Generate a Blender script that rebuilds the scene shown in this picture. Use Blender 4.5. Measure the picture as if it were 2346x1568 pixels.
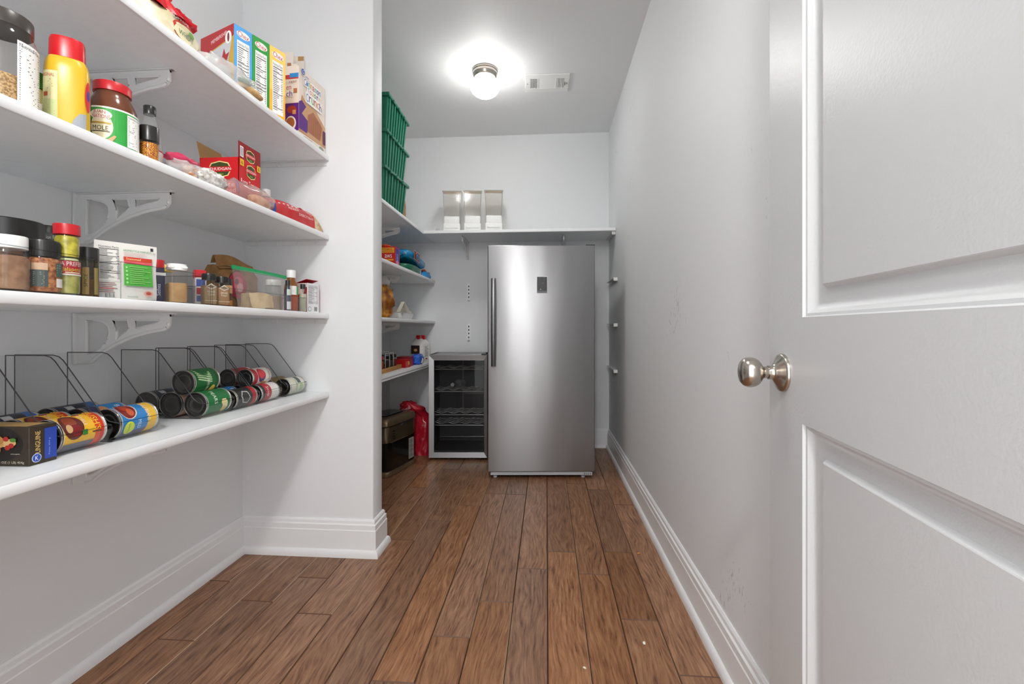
import bpy, bmesh, math, random
from mathutils import Vector, Matrix, noise

# ------------------------------------------------------------------ clear
for o in list(bpy.data.objects):
    bpy.data.objects.remove(o, do_unlink=True)
scene = bpy.context.scene
COL = scene.collection
PI = math.pi
random.seed(7)

# ------------------------------------------------------------------ camera, world, exposure
F_PX, W_PX, H_PX, HORIZON = 1043.0, 2346.0, 1568.0, 754.0
YAW = 4.33
cam_data = bpy.data.cameras.new('camera')
cam_data.sensor_fit = 'HORIZONTAL'
cam_data.sensor_width = 36.0
cam_data.lens = 36.0 * F_PX / W_PX
cam_data.shift_y = (HORIZON - H_PX / 2) / W_PX
cam_data.clip_start = 0.02
cam = bpy.data.objects.new('camera', cam_data)
COL.objects.link(cam)
cam.location = (0.0, 0.0, 1.03)
cam.rotation_euler = (PI / 2, 0.0, math.radians(YAW))
scene.camera = cam

world = bpy.data.worlds.new('world')
scene.world = world
world.use_nodes = True
wb = world.node_tree.nodes['Background']
wb.inputs[0].default_value = (0.985, 0.995, 1.01, 1)
wb.inputs[1].default_value = 3.4
LAMP_L, LAMP_FRONT = 66.0, 62.0   # radiance of the lit globes: rear lamp, lamp by the doorway
# ceiling light of the room the pantry opens into, shining in through the doorway behind the camera
kl = bpy.data.lights.new('hall_light', 'POINT')
kl.energy = 112.0
kl.shadow_soft_size = .11
kl.color = (1.0, .985, .965)
klo = bpy.data.objects.new('hall_light', kl)
klo.location = (-.15, -.80, 2.56)
COL.objects.link(klo)
try:
    scene.cycles.transparent_max_bounces = 40
    scene.cycles.max_bounces = 14
    scene.cycles.diffuse_bounces = 6
except Exception:
    pass

scene.view_settings.view_transform = 'Standard'
scene.view_settings.look = 'None'
scene.view_settings.gamma = 1.0
scene.view_settings.use_curve_mapping = False
scene.view_settings.exposure = 0.0

# ------------------------------------------------------------------ materials
def lin(c):
    if isinstance(c, str):
        c = c.lstrip('#')
        c = [int(c[i:i + 2], 16) / 255.0 for i in (0, 2, 4)]
        return tuple(x / 12.92 if x <= .04045 else ((x + .055) / 1.055) ** 2.4 for x in c)
    return tuple(c)

MATS = {}
def mat(name, col='#ffffff', rough=.5, metal=0., spec=.5, emis=None, bump=None, ior=1.45):
    """plain principled material; bump = (scale, strength)"""
    if name in MATS:
        return MATS[name]
    m = bpy.data.materials.new(name)
    m.use_nodes = True
    n = m.node_tree.nodes
    b = n['Principled BSDF']
    c = lin(col)
    b.inputs['Base Color'].default_value = (*c, 1)
    b.inputs['Roughness'].default_value = rough
    b.inputs['Metallic'].default_value = metal
    b.inputs['Specular IOR Level'].default_value = spec
    if emis:
        b.inputs['Emission Color'].default_value = (*lin(emis[0]), 1)
        b.inputs['Emission Strength'].default_value = emis[1]
    if bump:
        t = n.new('ShaderNodeTexCoord')
        q = n.new('ShaderNodeTexNoise')
        q.inputs['Scale'].default_value = bump[0]
        q.inputs['Detail'].default_value = 3
        k = n.new('ShaderNodeBump')
        k.inputs['Strength'].default_value = bump[1]
        k.inputs['Distance'].default_value = .002
        L = m.node_tree.links
        L.new(t.outputs['Object'], q.inputs['Vector'])
        L.new(q.outputs['Fac'], k.inputs['Height'])
        L.new(k.outputs['Normal'], b.inputs['Normal'])
    MATS[name] = m
    return m

def ink(c):
    return mat('print_' + c.lstrip('#'), c, .45)

def clear(name, tint='#e8eaea', gloss=.06, ior=1.4, scatter=0.0):
    """thin clear plastic or glass: see-through with a fresnel gloss, optional milky scatter"""
    if name in MATS:
        return MATS[name]
    m = bpy.data.materials.new(name)
    m.use_nodes = True
    n = m.node_tree.nodes
    L = m.node_tree.links
    n.clear()
    out = n.new('ShaderNodeOutputMaterial')
    tr = n.new('ShaderNodeBsdfTransparent')
    tr.inputs[0].default_value = (*lin(tint), 1)
    gl = n.new('ShaderNodeBsdfGlossy')
    gl.inputs['Roughness'].default_value = gloss
    fr = n.new('ShaderNodeFresnel')
    fr.inputs[0].default_value = ior
    mx = n.new('ShaderNodeMixShader')
    ge = n.new('ShaderNodeNewGeometry')
    iv = n.new('ShaderNodeMath')
    iv.operation = 'SUBTRACT'
    iv.inputs[0].default_value = 1.0
    L.new(ge.outputs['Backfacing'], iv.inputs[1])
    mf = n.new('ShaderNodeMath')
    mf.operation = 'MULTIPLY'
    L.new(fr.outputs[0], mf.inputs[0])
    L.new(iv.outputs[0], mf.inputs[1])
    L.new(mf.outputs[0], mx.inputs[0])
    src = tr.outputs[0]
    if scatter:
        df = n.new('ShaderNodeBsdfDiffuse')
        df.inputs[0].default_value = (.8, .79, .77, 1)
        m2 = n.new('ShaderNodeMixShader')
        m2.inputs[0].default_value = scatter
        L.new(tr.outputs[0], m2.inputs[1])
        L.new(df.outputs[0], m2.inputs[2])
        src = m2.outputs[0]
    L.new(src, mx.inputs[1])
    L.new(gl.outputs[0], mx.inputs[2])
    L.new(mx.outputs[0], out.inputs[0])
    MATS[name] = m
    return m

def two_tone(name, c1, c2, scale=20, rough=.5, stretch=(1, 1, 1), lo=.4, hi=.6, bump=0., detail=4, metal=0., spec=.5):
    """noise mix of two colours in object space"""
    if name in MATS:
        return MATS[name]
    m = bpy.data.materials.new(name)
    m.use_nodes = True
    n = m.node_tree.nodes
    L = m.node_tree.links
    b = n['Principled BSDF']
    b.inputs['Roughness'].default_value = rough
    b.inputs['Metallic'].default_value = metal
    b.inputs['Specular IOR Level'].default_value = spec
    t = n.new('ShaderNodeTexCoord')
    mp = n.new('ShaderNodeMapping')
    mp.inputs['Scale'].default_value = stretch
    q = n.new('ShaderNodeTexNoise')
    q.inputs['Scale'].default_value = scale
    q.inputs['Detail'].default_value = detail
    r = n.new('ShaderNodeValToRGB')
    r.color_ramp.elements[0].position = lo
    r.color_ramp.elements[1].position = hi
    r.color_ramp.elements[0].color = (*lin(c1), 1)
    r.color_ramp.elements[1].color = (*lin(c2), 1)
    L.new(t.outputs['Object'], mp.inputs[0])
    L.new(mp.outputs[0], q.inputs['Vector'])
    L.new(q.outputs['Fac'], r.inputs[0])
    L.new(r.outputs[0], b.inputs['Base Color'])
    if bump:
        k = n.new('ShaderNodeBump')
        k.inputs['Strength'].default_value = bump
        k.inputs['Distance'].default_value = .003
        L.new(q.outputs['Fac'], k.inputs['Height'])
        L.new(k.outputs['Normal'], b.inputs['Normal'])
    MATS[name] = m
    return m

def wall_material(name, base, scuff=0.0):
    m = bpy.data.materials.new(name)
    m.use_nodes = True
    n = m.node_tree.nodes
    L = m.node_tree.links
    b = n['Principled BSDF']
    b.inputs['Roughness'].default_value = .55
    b.inputs['Specular IOR Level'].default_value = .3
    t = n.new('ShaderNodeTexCoord')
    q = n.new('ShaderNodeTexNoise')
    q.inputs['Scale'].default_value = 260
    k = n.new('ShaderNodeBump')
    k.inputs['Strength'].default_value = .12
    k.inputs['Distance'].default_value = .001
    L.new(t.outputs['Object'], q.inputs['Vector'])
    L.new(q.outputs['Fac'], k.inputs['Height'])
    L.new(k.outputs['Normal'], b.inputs['Normal'])
    c = (*base, 1)
    if scuff:
        # small tall-ish scuffs where things have knocked the paint
        mp = n.new('ShaderNodeMapping')
        mp.inputs['Scale'].default_value = (9, 9, 3.2)
        s = n.new('ShaderNodeTexNoise')
        s.inputs['Scale'].default_value = 9
        s.inputs['Detail'].default_value = 6
        s.inputs['Roughness'].default_value = .75
        z = n.new('ShaderNodeTexNoise')
        z.inputs['Scale'].default_value = 2.2
        mu = n.new('ShaderNodeMath')
        mu.operation = 'MULTIPLY'
        r = n.new('ShaderNodeValToRGB')
        r.color_ramp.elements[0].position = .405
        r.color_ramp.elements[1].position = .45
        r.color_ramp.elements[0].color = c
        r.color_ramp.elements[1].color = (base[0] * (1 - scuff), base[1] * (1 - scuff), base[2] * (1 - scuff), 1)
        L.new(t.outputs['Object'], mp.inputs[0])
        L.new(mp.outputs[0], s.inputs['Vector'])
        L.new(t.outputs['Object'], z.inputs['Vector'])
        L.new(s.outputs['Fac'], mu.inputs[0])
        L.new(z.outputs['Fac'], mu.inputs[1])
        L.new(mu.outputs[0], r.inputs[0])
        L.new(r.outputs[0], b.inputs['Base Color'])
    else:
        b.inputs['Base Color'].default_value = c
    return m

def wood_floor_material():
    m = bpy.data.materials.new('hickory_floor')
    m.use_nodes = True
    n = m.node_tree.nodes
    L = m.node_tree.links
    b = n['Principled BSDF']
    t = n.new('ShaderNodeTexCoord')
    oi = n.new('ShaderNodeObjectInfo')
    off = n.new('ShaderNodeVectorMath')
    off.operation = 'SCALE'
    off.inputs[0].default_value = (37.0, 91.0, 13.0)
    L.new(oi.outputs['Random'], off.inputs['Scale'])
    ad = n.new('ShaderNodeVectorMath')
    ad.operation = 'ADD'
    L.new(t.outputs['Object'], ad.inputs[0])
    L.new(off.outputs[0], ad.inputs[1])
    # slow warp gives cathedral figure
    wp = n.new('ShaderNodeTexNoise')
    wp.inputs['Scale'].default_value = 2.5
    wp.inputs['Detail'].default_value = 2
    mp0 = n.new('ShaderNodeMapping')
    mp0.inputs['Scale'].default_value = (2.4, .8, 1)
    L.new(ad.outputs[0], mp0.inputs[0])
    L.new(mp0.outputs[0], wp.inputs['Vector'])
    sc = n.new('ShaderNodeVectorMath')
    sc.operation = 'SCALE'
    sc.inputs['Scale'].default_value = .11
    L.new(wp.outputs['Color'], sc.inputs[0])
    ad2 = n.new('ShaderNodeVectorMath')
    ad2.operation = 'ADD'
    L.new(ad.outputs[0], ad2.inputs[0])
    L.new(sc.outputs[0], ad2.inputs[1])
    mp = n.new('ShaderNodeMapping')
    mp.inputs['Scale'].default_value = (120, 8.5, 40)
    L.new(ad2.outputs[0], mp.inputs[0])
    g = n.new('ShaderNodeTexNoise')
    g.inputs['Scale'].default_value = 1.0
    g.inputs['Detail'].default_value = 7
    g.inputs['Roughness'].default_value = .62
    L.new(mp.outputs[0], g.inputs['Vector'])
    r = n.new('ShaderNodeValToRGB')
    e = r.color_ramp.elements
    e[0].position = .27
    e[0].color = (.055, .023, .011, 1)
    e[1].position = .78
    e[1].color = (.47, .265, .150, 1)
    x = e.new(.43)
    x.color = (.225, .102, .050, 1)
    x = e.new(.58)
    x.color = (.330, .168, .088, 1)
    L.new(g.outputs['Fac'], r.inputs[0])
    hs = n.new('ShaderNodeHueSaturation')
    mr = n.new('ShaderNodeMapRange')
    mr.inputs['To Min'].default_value = .72
    mr.inputs['To Max'].default_value = 1.12
    L.new(oi.outputs['Random'], mr.inputs[0])
    L.new(mr.outputs[0], hs.inputs['Value'])
    f2 = n.new('ShaderNodeMath')
    f2.operation = 'FRACT'
    m7 = n.new('ShaderNodeMath')
    m7.operation = 'MULTIPLY'
    m7.inputs[1].default_value = 7.3
    L.new(oi.outputs['Random'], m7.inputs[0])
    L.new(m7.outputs[0], f2.inputs[0])
    mr2 = n.new('ShaderNodeMapRange')
    mr2.inputs['To Min'].default_value = .92
    mr2.inputs['To Max'].default_value = 1.08
    L.new(f2.outputs[0], mr2.inputs[0])
    L.new(mr2.outputs[0], hs.inputs['Saturation'])
    L.new(r.outputs[0], hs.inputs['Color'])
    L.new(hs.outputs[0], b.inputs['Base Color'])
    rr = n.new('ShaderNodeMapRange')
    rr.inputs['To Min'].default_value = .42
    rr.inputs['To Max'].default_value = .30
    L.new(g.outputs['Fac'], rr.inputs[0])
    L.new(rr.outputs[0], b.inputs['Roughness'])
    b.inputs['Specular IOR Level'].default_value = .38
    k = n.new('ShaderNodeBump')
    k.inputs['Strength'].default_value = .35
    k.inputs['Distance'].default_value = .0012
    L.new(g.outputs['Fac'], k.inputs['Height'])
    L.new(k.outputs['Normal'], b.inputs['Normal'])
    return m

def steel_material(name, col, rough, wav=.0, brush=(3, 3, 160), aniso=0.):
    m = bpy.data.materials.new(name)
    m.use_nodes = True
    n = m.node_tree.nodes
    L = m.node_tree.links
    b = n['Principled BSDF']
    b.inputs['Metallic'].default_value = 1
    b.inputs['Base Color'].default_value = (*lin(col), 1)
    b.inputs['Roughness'].default_value = rough
    t = n.new('ShaderNodeTexCoord')
    mp = n.new('ShaderNodeMapping')
    mp.inputs['Scale'].default_value = brush
    q = n.new('ShaderNodeTexNoise')
    q.inputs['Scale'].default_value = 14
    q.inputs['Detail'].default_value = 3
    L.new(t.outputs['Object'], mp.inputs[0])
    L.new(mp.outputs[0], q.inputs['Vector'])
    k = n.new('ShaderNodeBump')
    k.inputs['Strength'].default_value = .06
    k.inputs['Distance'].default_value = .001
    L.new(q.outputs['Fac'], k.inputs['Height'])
    last = k
    if wav:
        q2 = n.new('ShaderNodeTexNoise')
        q2.inputs['Scale'].default_value = 2.5
        q2.inputs['Detail'].default_value = 1
        mp2 = n.new('ShaderNodeMapping')
        mp2.inputs['Scale'].default_value = (1.6, 1.6, .42)
        L.new(t.outputs['Object'], mp2.inputs[0])
        L.new(mp2.outputs[0], q2.inputs['Vector'])
        k2 = n.new('ShaderNodeBump')
        k2.inputs['Strength'].default_value = wav
        k2.inputs['Distance'].default_value = .05
        L.new(q2.outputs['Fac'], k2.inputs['Height'])
        L.new(k.outputs['Normal'], k2.inputs['Normal'])
        last = k2
    L.new(last.outputs['Normal'], b.inputs['Normal'])
    if aniso:
        tg = n.new('ShaderNodeTangent')
        tg.direction_type = 'RADIAL'
        tg.axis = 'X'
        b.inputs['Anisotropic'].default_value = aniso
        L.new(tg.outputs[0], b.inputs['Tangent'])
    MATS[name] = m
    return m

M_WALL = wall_material('grey_wall_paint', (.735, .745, .755))
M_WALLR = wall_material('grey_wall_paint_scuffed', (.735, .745, .755), .40)
M_CEIL = wall_material('ceiling_paint', (.74, .745, .75))
M_TRIM = mat('white_trim_paint', (.80, .805, .81), .35)
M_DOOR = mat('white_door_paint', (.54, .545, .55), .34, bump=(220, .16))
M_SHELF = two_tone('white_melamine', (.845, .870, .880), (.865, .890, .900), 30, .38)
M_BRKT = mat('white_bracket_plastic', (.72, .72, .72), .4)
M_FLOOR = wood_floor_material()
M_EDGE_PALE = mat('plank_edge_pale', (.40, .27, .18), .5)
M_EDGE_DARK = mat('plank_edge_stained', (.13, .058, .029), .5)
M_SUB = mat('floor_joint_dark', (.035, .018, .010), .8)
M_STEEL = steel_material('brushed_stainless', (.345, .345, .35), .40, .13, aniso=.75)
M_STEEL2 = steel_material('satin_stainless', (.33, .33, .33), .40)
M_NICKEL = mat('satin_nickel', (.50, .46, .41), .24, 1.)
M_BLACK = mat('black_plastic', (.012, .012, .013), .35)
M_DARK = mat('dark_cavity', (.02, .02, .021), .6)
M_WHITE = mat('white_plastic', (.78, .78, .76), .4)
M_WIRE = mat('bright_rack_wire', (.62, .62, .62), .25, .7)
M_CHROME = mat('wire_chrome', (.62, .62, .62), .22, 1.)
M_ACRYL = clear('clear_acrylic', '#fafafa', .04)
M_ACRYL_EDGE = mat('acrylic_edge_dark', (.045, .045, .048), .3)
M_ACRYL_EDGE2 = clear('acrylic_edge_clear', '#dfe1e2', .1)
M_JAR = clear('clear_jar_plastic', '#fbfaf8', .08)
M_GLASS = clear('clear_glass', '#f4f6f5', .03, 1.6, .10)
M_BAG = clear('clear_bag_film', '#fbfbfa', .14, 1.5, .08)
M_MILKY = clear('milky_bag_film', '#fbfaf9', .2, 1.45, .42)
M_KRAFT = two_tone('kraft_paper', '#8a6238', '#9e7445', 40, .8, bump=.1)
M_KRAFT2 = mat('cardboard_inside', '#b08a58', .8)
M_CANEND = mat('can_end_steel', (.16, .155, .15), .34, 1.)
M_CANRIM = mat('can_rim_steel', (.58, .56, .53), .25, 1.)

# ------------------------------------------------------------------ mesh helpers
class MB:
    def __init__(s):
        s.v, s.f, s.fm, s.mats = [], [], [], []
    def mi(s, m):
        if m not in s.mats:
            s.mats.append(m)
        return s.mats.index(m)
    def add(s, vs, fs, m, M=None):
        o = len(s.v)
        s.v += [tuple(M @ Vector(p)) if M is not None else tuple(p) for p in vs]
        k = s.mi(m)
        for f in fs:
            s.f.append(tuple(i + o for i in f))
            s.fm.append(k)
        return s
    def box(s, x0, x1, y0, y1, z0, z1, m, bev=0., seg=1, M=None):
        bm = bmesh.new()
        bmesh.ops.create_cube(bm, size=1)
        for v in bm.verts:
            v.co = Vector(((x0 + x1) / 2 + v.co.x * (x1 - x0), (y0 + y1) / 2 + v.co.y * (y1 - y0), (z0 + z1) / 2 + v.co.z * (z1 - z0)))
        if bev:
            bmesh.ops.bevel(bm, geom=bm.edges[:], offset=bev, segments=seg, profile=.5, affect='EDGES', clamp_overlap=True)
        bm.verts.index_update()
        s.add([v.co.copy() for v in bm.verts], [[v.index for v in f.verts] for f in bm.faces], m, M)
        bm.free()
        return s
    def lathe(s, prof, m, seg=24, M=None, caps=True, sx=1., sy=1.):
        """prof: list of (radius, z); sx, sy squash the section"""
        vs, fs = [], []
        n = len(prof)
        for (r, z) in prof:
            for j in range(seg):
                a = 2 * PI * j / seg
                vs.append((r * math.cos(a) * sx, r * math.sin(a) * sy, z))
        for i in range(n - 1):
            for j in range(seg):
                k = (j + 1) % seg
                fs.append((i * seg + j, i * seg + k, (i + 1) * seg + k, (i + 1) * seg + j))
        if caps:
            if prof[0][0] > 1e-5:
                fs.append(tuple(reversed(range(seg))))
            if prof[-1][0] > 1e-5:
                fs.append(tuple(range((n - 1) * seg, n * seg)))
        return s.add(vs, fs, m, M)
    def rlathe(s, prof, hx, hy, m, M=None, e=5., seg=32, caps=True):
        """superellipse section jar: prof list of (scale, z)"""
        vs, fs = [], []
        for (k, z) in prof:
            for j in range(seg):
                a = 2 * PI * j / seg
                c, q = math.cos(a), math.sin(a)
                r = (abs(c) ** e + abs(q) ** e) ** (-1 / e)
                vs.append((hx * k * r * c, hy * k * r * q, z))
        n = len(prof)
        for i in range(n - 1):
            for j in range(seg):
                k = (j + 1) % seg
                fs.append((i * seg + j, i * seg + k, (i + 1) * seg + k, (i + 1) * seg + j))
        if caps:
            fs.append(tuple(reversed(range(seg))))
            fs.append(tuple(range((n - 1) * seg, n * seg)))
        return s.add(vs, fs, m, M)
    def prism(s, poly, a, b, m, axes='xzy', M=None):
        """poly in (first, second) axes, extruded along the third from a to b"""
        ix = ['xyz'.index(c) for c in axes]
        vs = []
        for t in (a, b):
            for (p, q) in poly:
                w = [0, 0, 0]
                w[ix[0]], w[ix[1]], w[ix[2]] = p, q, t
                vs.append(w)
        n = len(poly)
        fs = [tuple(range(n)), tuple(reversed(range(n, 2 * n)))]
        for i in range(n):
            k = (i + 1) % n
            fs.append((i, i + n, k + n, k))
        return s.add(vs, fs, m, M)
    def tube(s, path, r, m, seg=6, closed=False, M=None):
        pts = [Vector(p) for p in path]
        n = len(pts)
        vs, fs = [], []
        for i, p in enumerate(pts):
            a = pts[(i - 1) % n] if (closed or i > 0) else p
            b = pts[(i + 1) % n] if (closed or i < n - 1) else p
            t = (b - a)
            t = t.normalized() if t.length > 1e-9 else Vector((0, 0, 1))
            up = Vector((0, 0, 1)) if abs(t.z) < .9 else Vector((1, 0, 0))
            u = t.cross(up).normalized()
            w = u.cross(t)
            for j in range(seg):
                g = 2 * PI * j / seg
                vs.append(p + (u * math.cos(g) + w * math.sin(g)) * r)
        for i in range(n if closed else n - 1):
            i2 = (i + 1) % n
            for j in range(seg):
                k = (j + 1) % seg
                fs.append((i * seg + j, i * seg + k, i2 * seg + k, i2 * seg + j))
        if not closed:
            fs.append(tuple(reversed(range(seg))))
            fs.append(tuple(range((n - 1) * seg, n * seg)))
        return s.add(vs, fs, m, M)
    def strip_box(s, p, q, w, h, m):
        """square bar from p to q"""
        return s.tube([p, q], max(w, h) / 2, m, 4)
    def grid(s, fn, nu, nv, m, M=None, cu=False):
        vs = [fn(i / nu, j / nv) for i in range(nu + (0 if cu else 1)) for j in range(nv + 1)]
        fs = []
        w = nv + 1
        R = nu if cu else nu
        for i in range(R):
            i2 = (i + 1) % nu if cu else i + 1
            for j in range(nv):
                fs.append((i * w + j, i2 * w + j, i2 * w + j + 1, i * w + j + 1))
        return s.add(vs, fs, m, M)
    def blob(s, c, rad, m, seed=0, amp=.12, freq=6., nu=28, nv=16, e=.8, floor=True, M=None):
        """crumpled pillow: superellipsoid with noise, flattened on its base z"""
        cx, cy, cz = c
        sg = lambda t, p: math.copysign(abs(t) ** p, t)
        def fn(i, j):
            a, b = 2 * PI * i, PI * (j - .5)
            x, y, z = sg(math.cos(b), e) * sg(math.cos(a), e), sg(math.cos(b), e) * sg(math.sin(a), e), sg(math.sin(b), e)
            q = Vector((x * rad[0], y * rad[1], z * rad[2]))
            d = noise.noise(q * freq / max(rad) * .5 + Vector((seed * 7.1, seed * 3.3, 0))) * amp
            d += noise.noise(q * freq / max(rad) * 1.3 + Vector((0, seed * 5.3, seed))) * amp * .5
            q *= (1 + d)
            zz = cz + q.z
            if floor and zz < cz - rad[2] * .96:
                zz = cz - rad[2] * .96
            return (cx + q.x, cy + q.y, zz)
        return s.grid(fn, nu, nv, m, M, cu=True)
    def build(s, name, parent=None, smooth=35, loc=None, rot=None):
        me = bpy.data.meshes.new(name)
        me.from_pydata(s.v, [], s.f)
        for m in s.mats:
            me.materials.append(m)
        for p, k in zip(me.polygons, s.fm):
            p.material_index = k
        bm = bmesh.new()
        bm.from_mesh(me)
        bmesh.ops.recalc_face_normals(bm, faces=bm.faces[:])
        bm.to_mesh(me)
        bm.free()
        if smooth:
            for p in me.polygons:
                p.use_smooth = True
            me.set_sharp_from_angle(angle=math.radians(smooth))
        me.update()
        o = bpy.data.objects.new(name, me)
        COL.objects.link(o)
        if parent is not None:
            o.parent = parent
        if loc is not None:
            o.location = loc
        if rot is not None:
            o.rotation_euler = rot
        return o

def tag(o, label=None, cat=None, group=None, kind=None):
    if label: o['label'] = label
    if cat: o['category'] = cat
    if group: o['group'] = group
    if kind: o['kind'] = kind
    return o

def thing(name, label, cat, loc=(0, 0, 0), rz=0., group=None):
    o = bpy.data.objects.new(name, None)
    o.empty_display_size = .05
    COL.objects.link(o)
    o.location = loc
    o.rotation_euler = (0, 0, rz)
    return tag(o, label, cat, group)

def struct(name, mb, parent=None, smooth=35):
    o = mb.build(name, parent, smooth)
    if parent is None:
        o['kind'] = 'structure'
    return o

# ------------------------------------------------------------------ flat print on faces
FONT = {}
def glyphs(t):
    if t in FONT:
        return FONT[t]
    cu = bpy.data.curves.new('t', 'FONT')
    cu.body = t
    cu.resolution_u = 2
    ob = bpy.data.objects.new('t', cu)
    COL.objects.link(ob)
    dg = bpy.context.evaluated_depsgraph_get()
    me = bpy.data.meshes.new_from_object(ob.evaluated_get(dg))
    vs = [(v.co.x, v.co.y) for v in me.vertices]
    fs = [tuple(p.vertices) for p in me.polygons]
    bpy.data.objects.remove(ob, do_unlink=True)
    bpy.data.curves.remove(cu)
    bpy.data.meshes.remove(me)
    if vs:
        x0, x1 = min(p[0] for p in vs), max(p[0] for p in vs)
        y0, y1 = min(p[1] for p in vs), max(p[1] for p in vs)
    else:
        x0, x1, y0, y1 = 0, 1, 0, 1
    FONT[t] = (vs, fs, x0, x1, y0, y1)
    return FONT[t]

class Print:
    """collects flat inked shapes in (u, v) and lays them on a surface through fn(u, v, lift)"""
    def __init__(s, fn, du=1e9, dv=1e9):
        s.fn, s.mb, s.k, s.du, s.dv = fn, MB(), 1, du, dv
    def _put(s, pts, faces, col):
        e = .00018 * s.k
        s.k += 1
        if s.dv < 1e8 or (s.du < 1e8 and len(faces) == 1 and len(pts) > 4):
            bm = bmesh.new()
            vv = [bm.verts.new((p[0], p[1], 0)) for p in pts]
            for fc in faces:
                try:
                    bm.faces.new([vv[i] for i in fc])
                except ValueError:
                    pass
            bmesh.ops.triangulate(bm, faces=bm.faces[:])
            for _ in range(5):
                lg = [q for q in bm.edges if abs(q.verts[0].co.x - q.verts[1].co.x) > s.du * 1.1 or abs(q.verts[0].co.y - q.verts[1].co.y) > s.dv * 1.1]
                if not lg:
                    break
                bmesh.ops.subdivide_edges(bm, edges=lg, cuts=1)
                bmesh.ops.triangulate(bm, faces=bm.faces[:])
            bm.verts.index_update()
            pts = [(q.co.x, q.co.y) for q in bm.verts]
            faces = [tuple(q.index for q in f.verts) for f in bm.faces]
            bm.free()
        s.mb.add([s.fn(u, v, e) for (u, v) in pts], faces, ink(col) if isinstance(col, str) else col)
        return s
    def rect(s, u0, v0, u1, v1, col):
        n = max(1, int(math.ceil(abs(u1 - u0) / s.du)))
        pts, fs = [], []
        for i in range(n + 1):
            u = u0 + (u1 - u0) * i / n
            pts += [(u, v0), (u, v1)]
        for i in range(n):
            fs.append((2 * i, 2 * i + 2, 2 * i + 3, 2 * i + 1))
        return s._put(pts, fs, col)
    def ellipse(s, u, v, ru, rv, col, n=20):
        return s._put([(u + ru * math.cos(2 * PI * i / n), v + rv * math.sin(2 * PI * i / n)) for i in range(n)], [tuple(range(n))], col)
    def poly(s, pts, col):
        return s._put(pts, [tuple(range(len(pts)))], col)
    def bars(s, rects, col):
        pts, fs = [], []
        for (u0, v0, u1, v1) in rects:
            o = len(pts)
            pts += [(u0, v0), (u1, v0), (u1, v1), (u0, v1)]
            fs.append((o, o + 1, o + 2, o + 3))
        return s._put(pts, fs, col)
    def text(s, t, u, v, w, h, col, turn=0, slant=0.):
        """text fitted into a w x h box centred on (u, v); turn = quarter turns"""
        vs, fs, x0, x1, y0, y1 = glyphs(t)
        pts = []
        for (x, y) in vs:
            a, b = ((x - x0) / (x1 - x0) - .5) * w, ((y - y0) / (y1 - y0) - .5) * h
            b += a * slant
            for _ in range(turn % 4):
                a, b = -b, a
            pts.append((u + a, v + b))
        return s._put(pts, fs, col)
    def nutrition(s, u0, v0, u1, v1, paper='#f1f0ec', c='#2a2a2a', seed=1):
        rnd = random.Random(seed)
        w, h = u1 - u0, v1 - v0
        s.rect(u0, v0, u1, v1, paper)
        s.text('Nutrition Facts', (u0 + u1) / 2, v1 - h * .06, w * .88, h * .055, c)
        rs = [(u0 + w * .06, v1 - h * .125, u1 - w * .06, v1 - h * .110)]
        y = v1 - h * .16
        while y > v0 + h * .06:
            l = rnd.uniform(.3, .62)
            rs.append((u0 + w * .06, y, u0 + w * (.06 + l), y + h * .011))
            rs.append((u1 - w * rnd.uniform(.14, .22), y, u1 - w * .06, y + h * .011))
            if rnd.random() < .25:
                y -= h * .02
                rs.append((u0 + w * .06, y, u1 - w * .06, y + h * .012))
            y -= h * .036
        return s.bars(rs, c)
    def lines(s, u0, v0, u1, v1, n, col, seed=1):
        rnd = random.Random(seed)
        h = (v1 - v0) / n
        return s.bars([(u0, v0 + h * (i + .25), u0 + (u1 - u0) * rnd.uniform(.6, 1), v0 + h * (i + .62)) for i in range(n)], col)
    def build(s, name, parent):
        return s.mb.build(name, parent, smooth=0)

def face_x(x, y0, z0=0.):      # face looking to +x, u runs +y
    return lambda u, v, e: (x + e, y0 + u, z0 + v)
def face_ny(y, x0, z0=0.):     # face looking to -y, u runs +x
    return lambda u, v, e: (x0 + u, y - e, z0 + v)
def face_top(z, x0, y0):
    return lambda u, v, e: (x0 + u, y0 + v, z + e)
def cyl_z(r, a0=-.75, sx=1., sy=1.):
    return lambda u, v, e: ((r + e) * math.cos(a0 + u / r) * sx, (r + e) * math.sin(a0 + u / r) * sy, v)
def cyl_y(r, a0, y0, z0):      # can lying along y, text up = +y
    return lambda u, v, e: ((r + e) * math.cos(a0 - u / r), y0 + v, z0 + (r + e) * math.sin(a0 - u / r))

# ------------------------------------------------------------------ room shell
XL, XR, YB, YF, ZC = -1.405, .541, 4.005, -.070, 2.74
PX, PY0, PY1 = -.783, 2.012, 2.127          # stub partition
T = .12
struct('wall_left', MB().box(XL - T, XL, YF - T, YB + T, 0, ZC, M_WALL))
struct('wall_right', MB().box(XR, XR + T, YF - T, YB + T, 0, ZC, M_WALLR))
struct('wall_back', MB().box(XL, XR, YB, YB + T, 0, ZC, M_WALL))
struct('ceiling', MB().box(XL - T, XR + T, YF - T, YB + T, ZC, ZC + T, M_CEIL))
DX0, DX1, DH = -.60, .335, 2.45             # the doorway the picture is taken through
struct('wall_front', MB().box(XL, DX0, YF - T, YF, 0, ZC, M_WALL).box(DX1, XR, YF - T, YF, 0, ZC, M_WALL)
       .box(DX0, DX1, YF - T, YF, DH, ZC, M_WALL))
def partition():
    b = .010
    poly = [(XL, PY0), (PX - b, PY0), (PX - b * .3, PY0 + b * .3), (PX, PY0 + b), (PX, PY1 - b), (PX - b * .3, PY1 - b * .3), (PX - b, PY1), (XL, PY1)]
    struct('wall_partition', MB().prism(poly, 0, ZC, M_WALL, 'xyz'))
partition()

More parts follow.
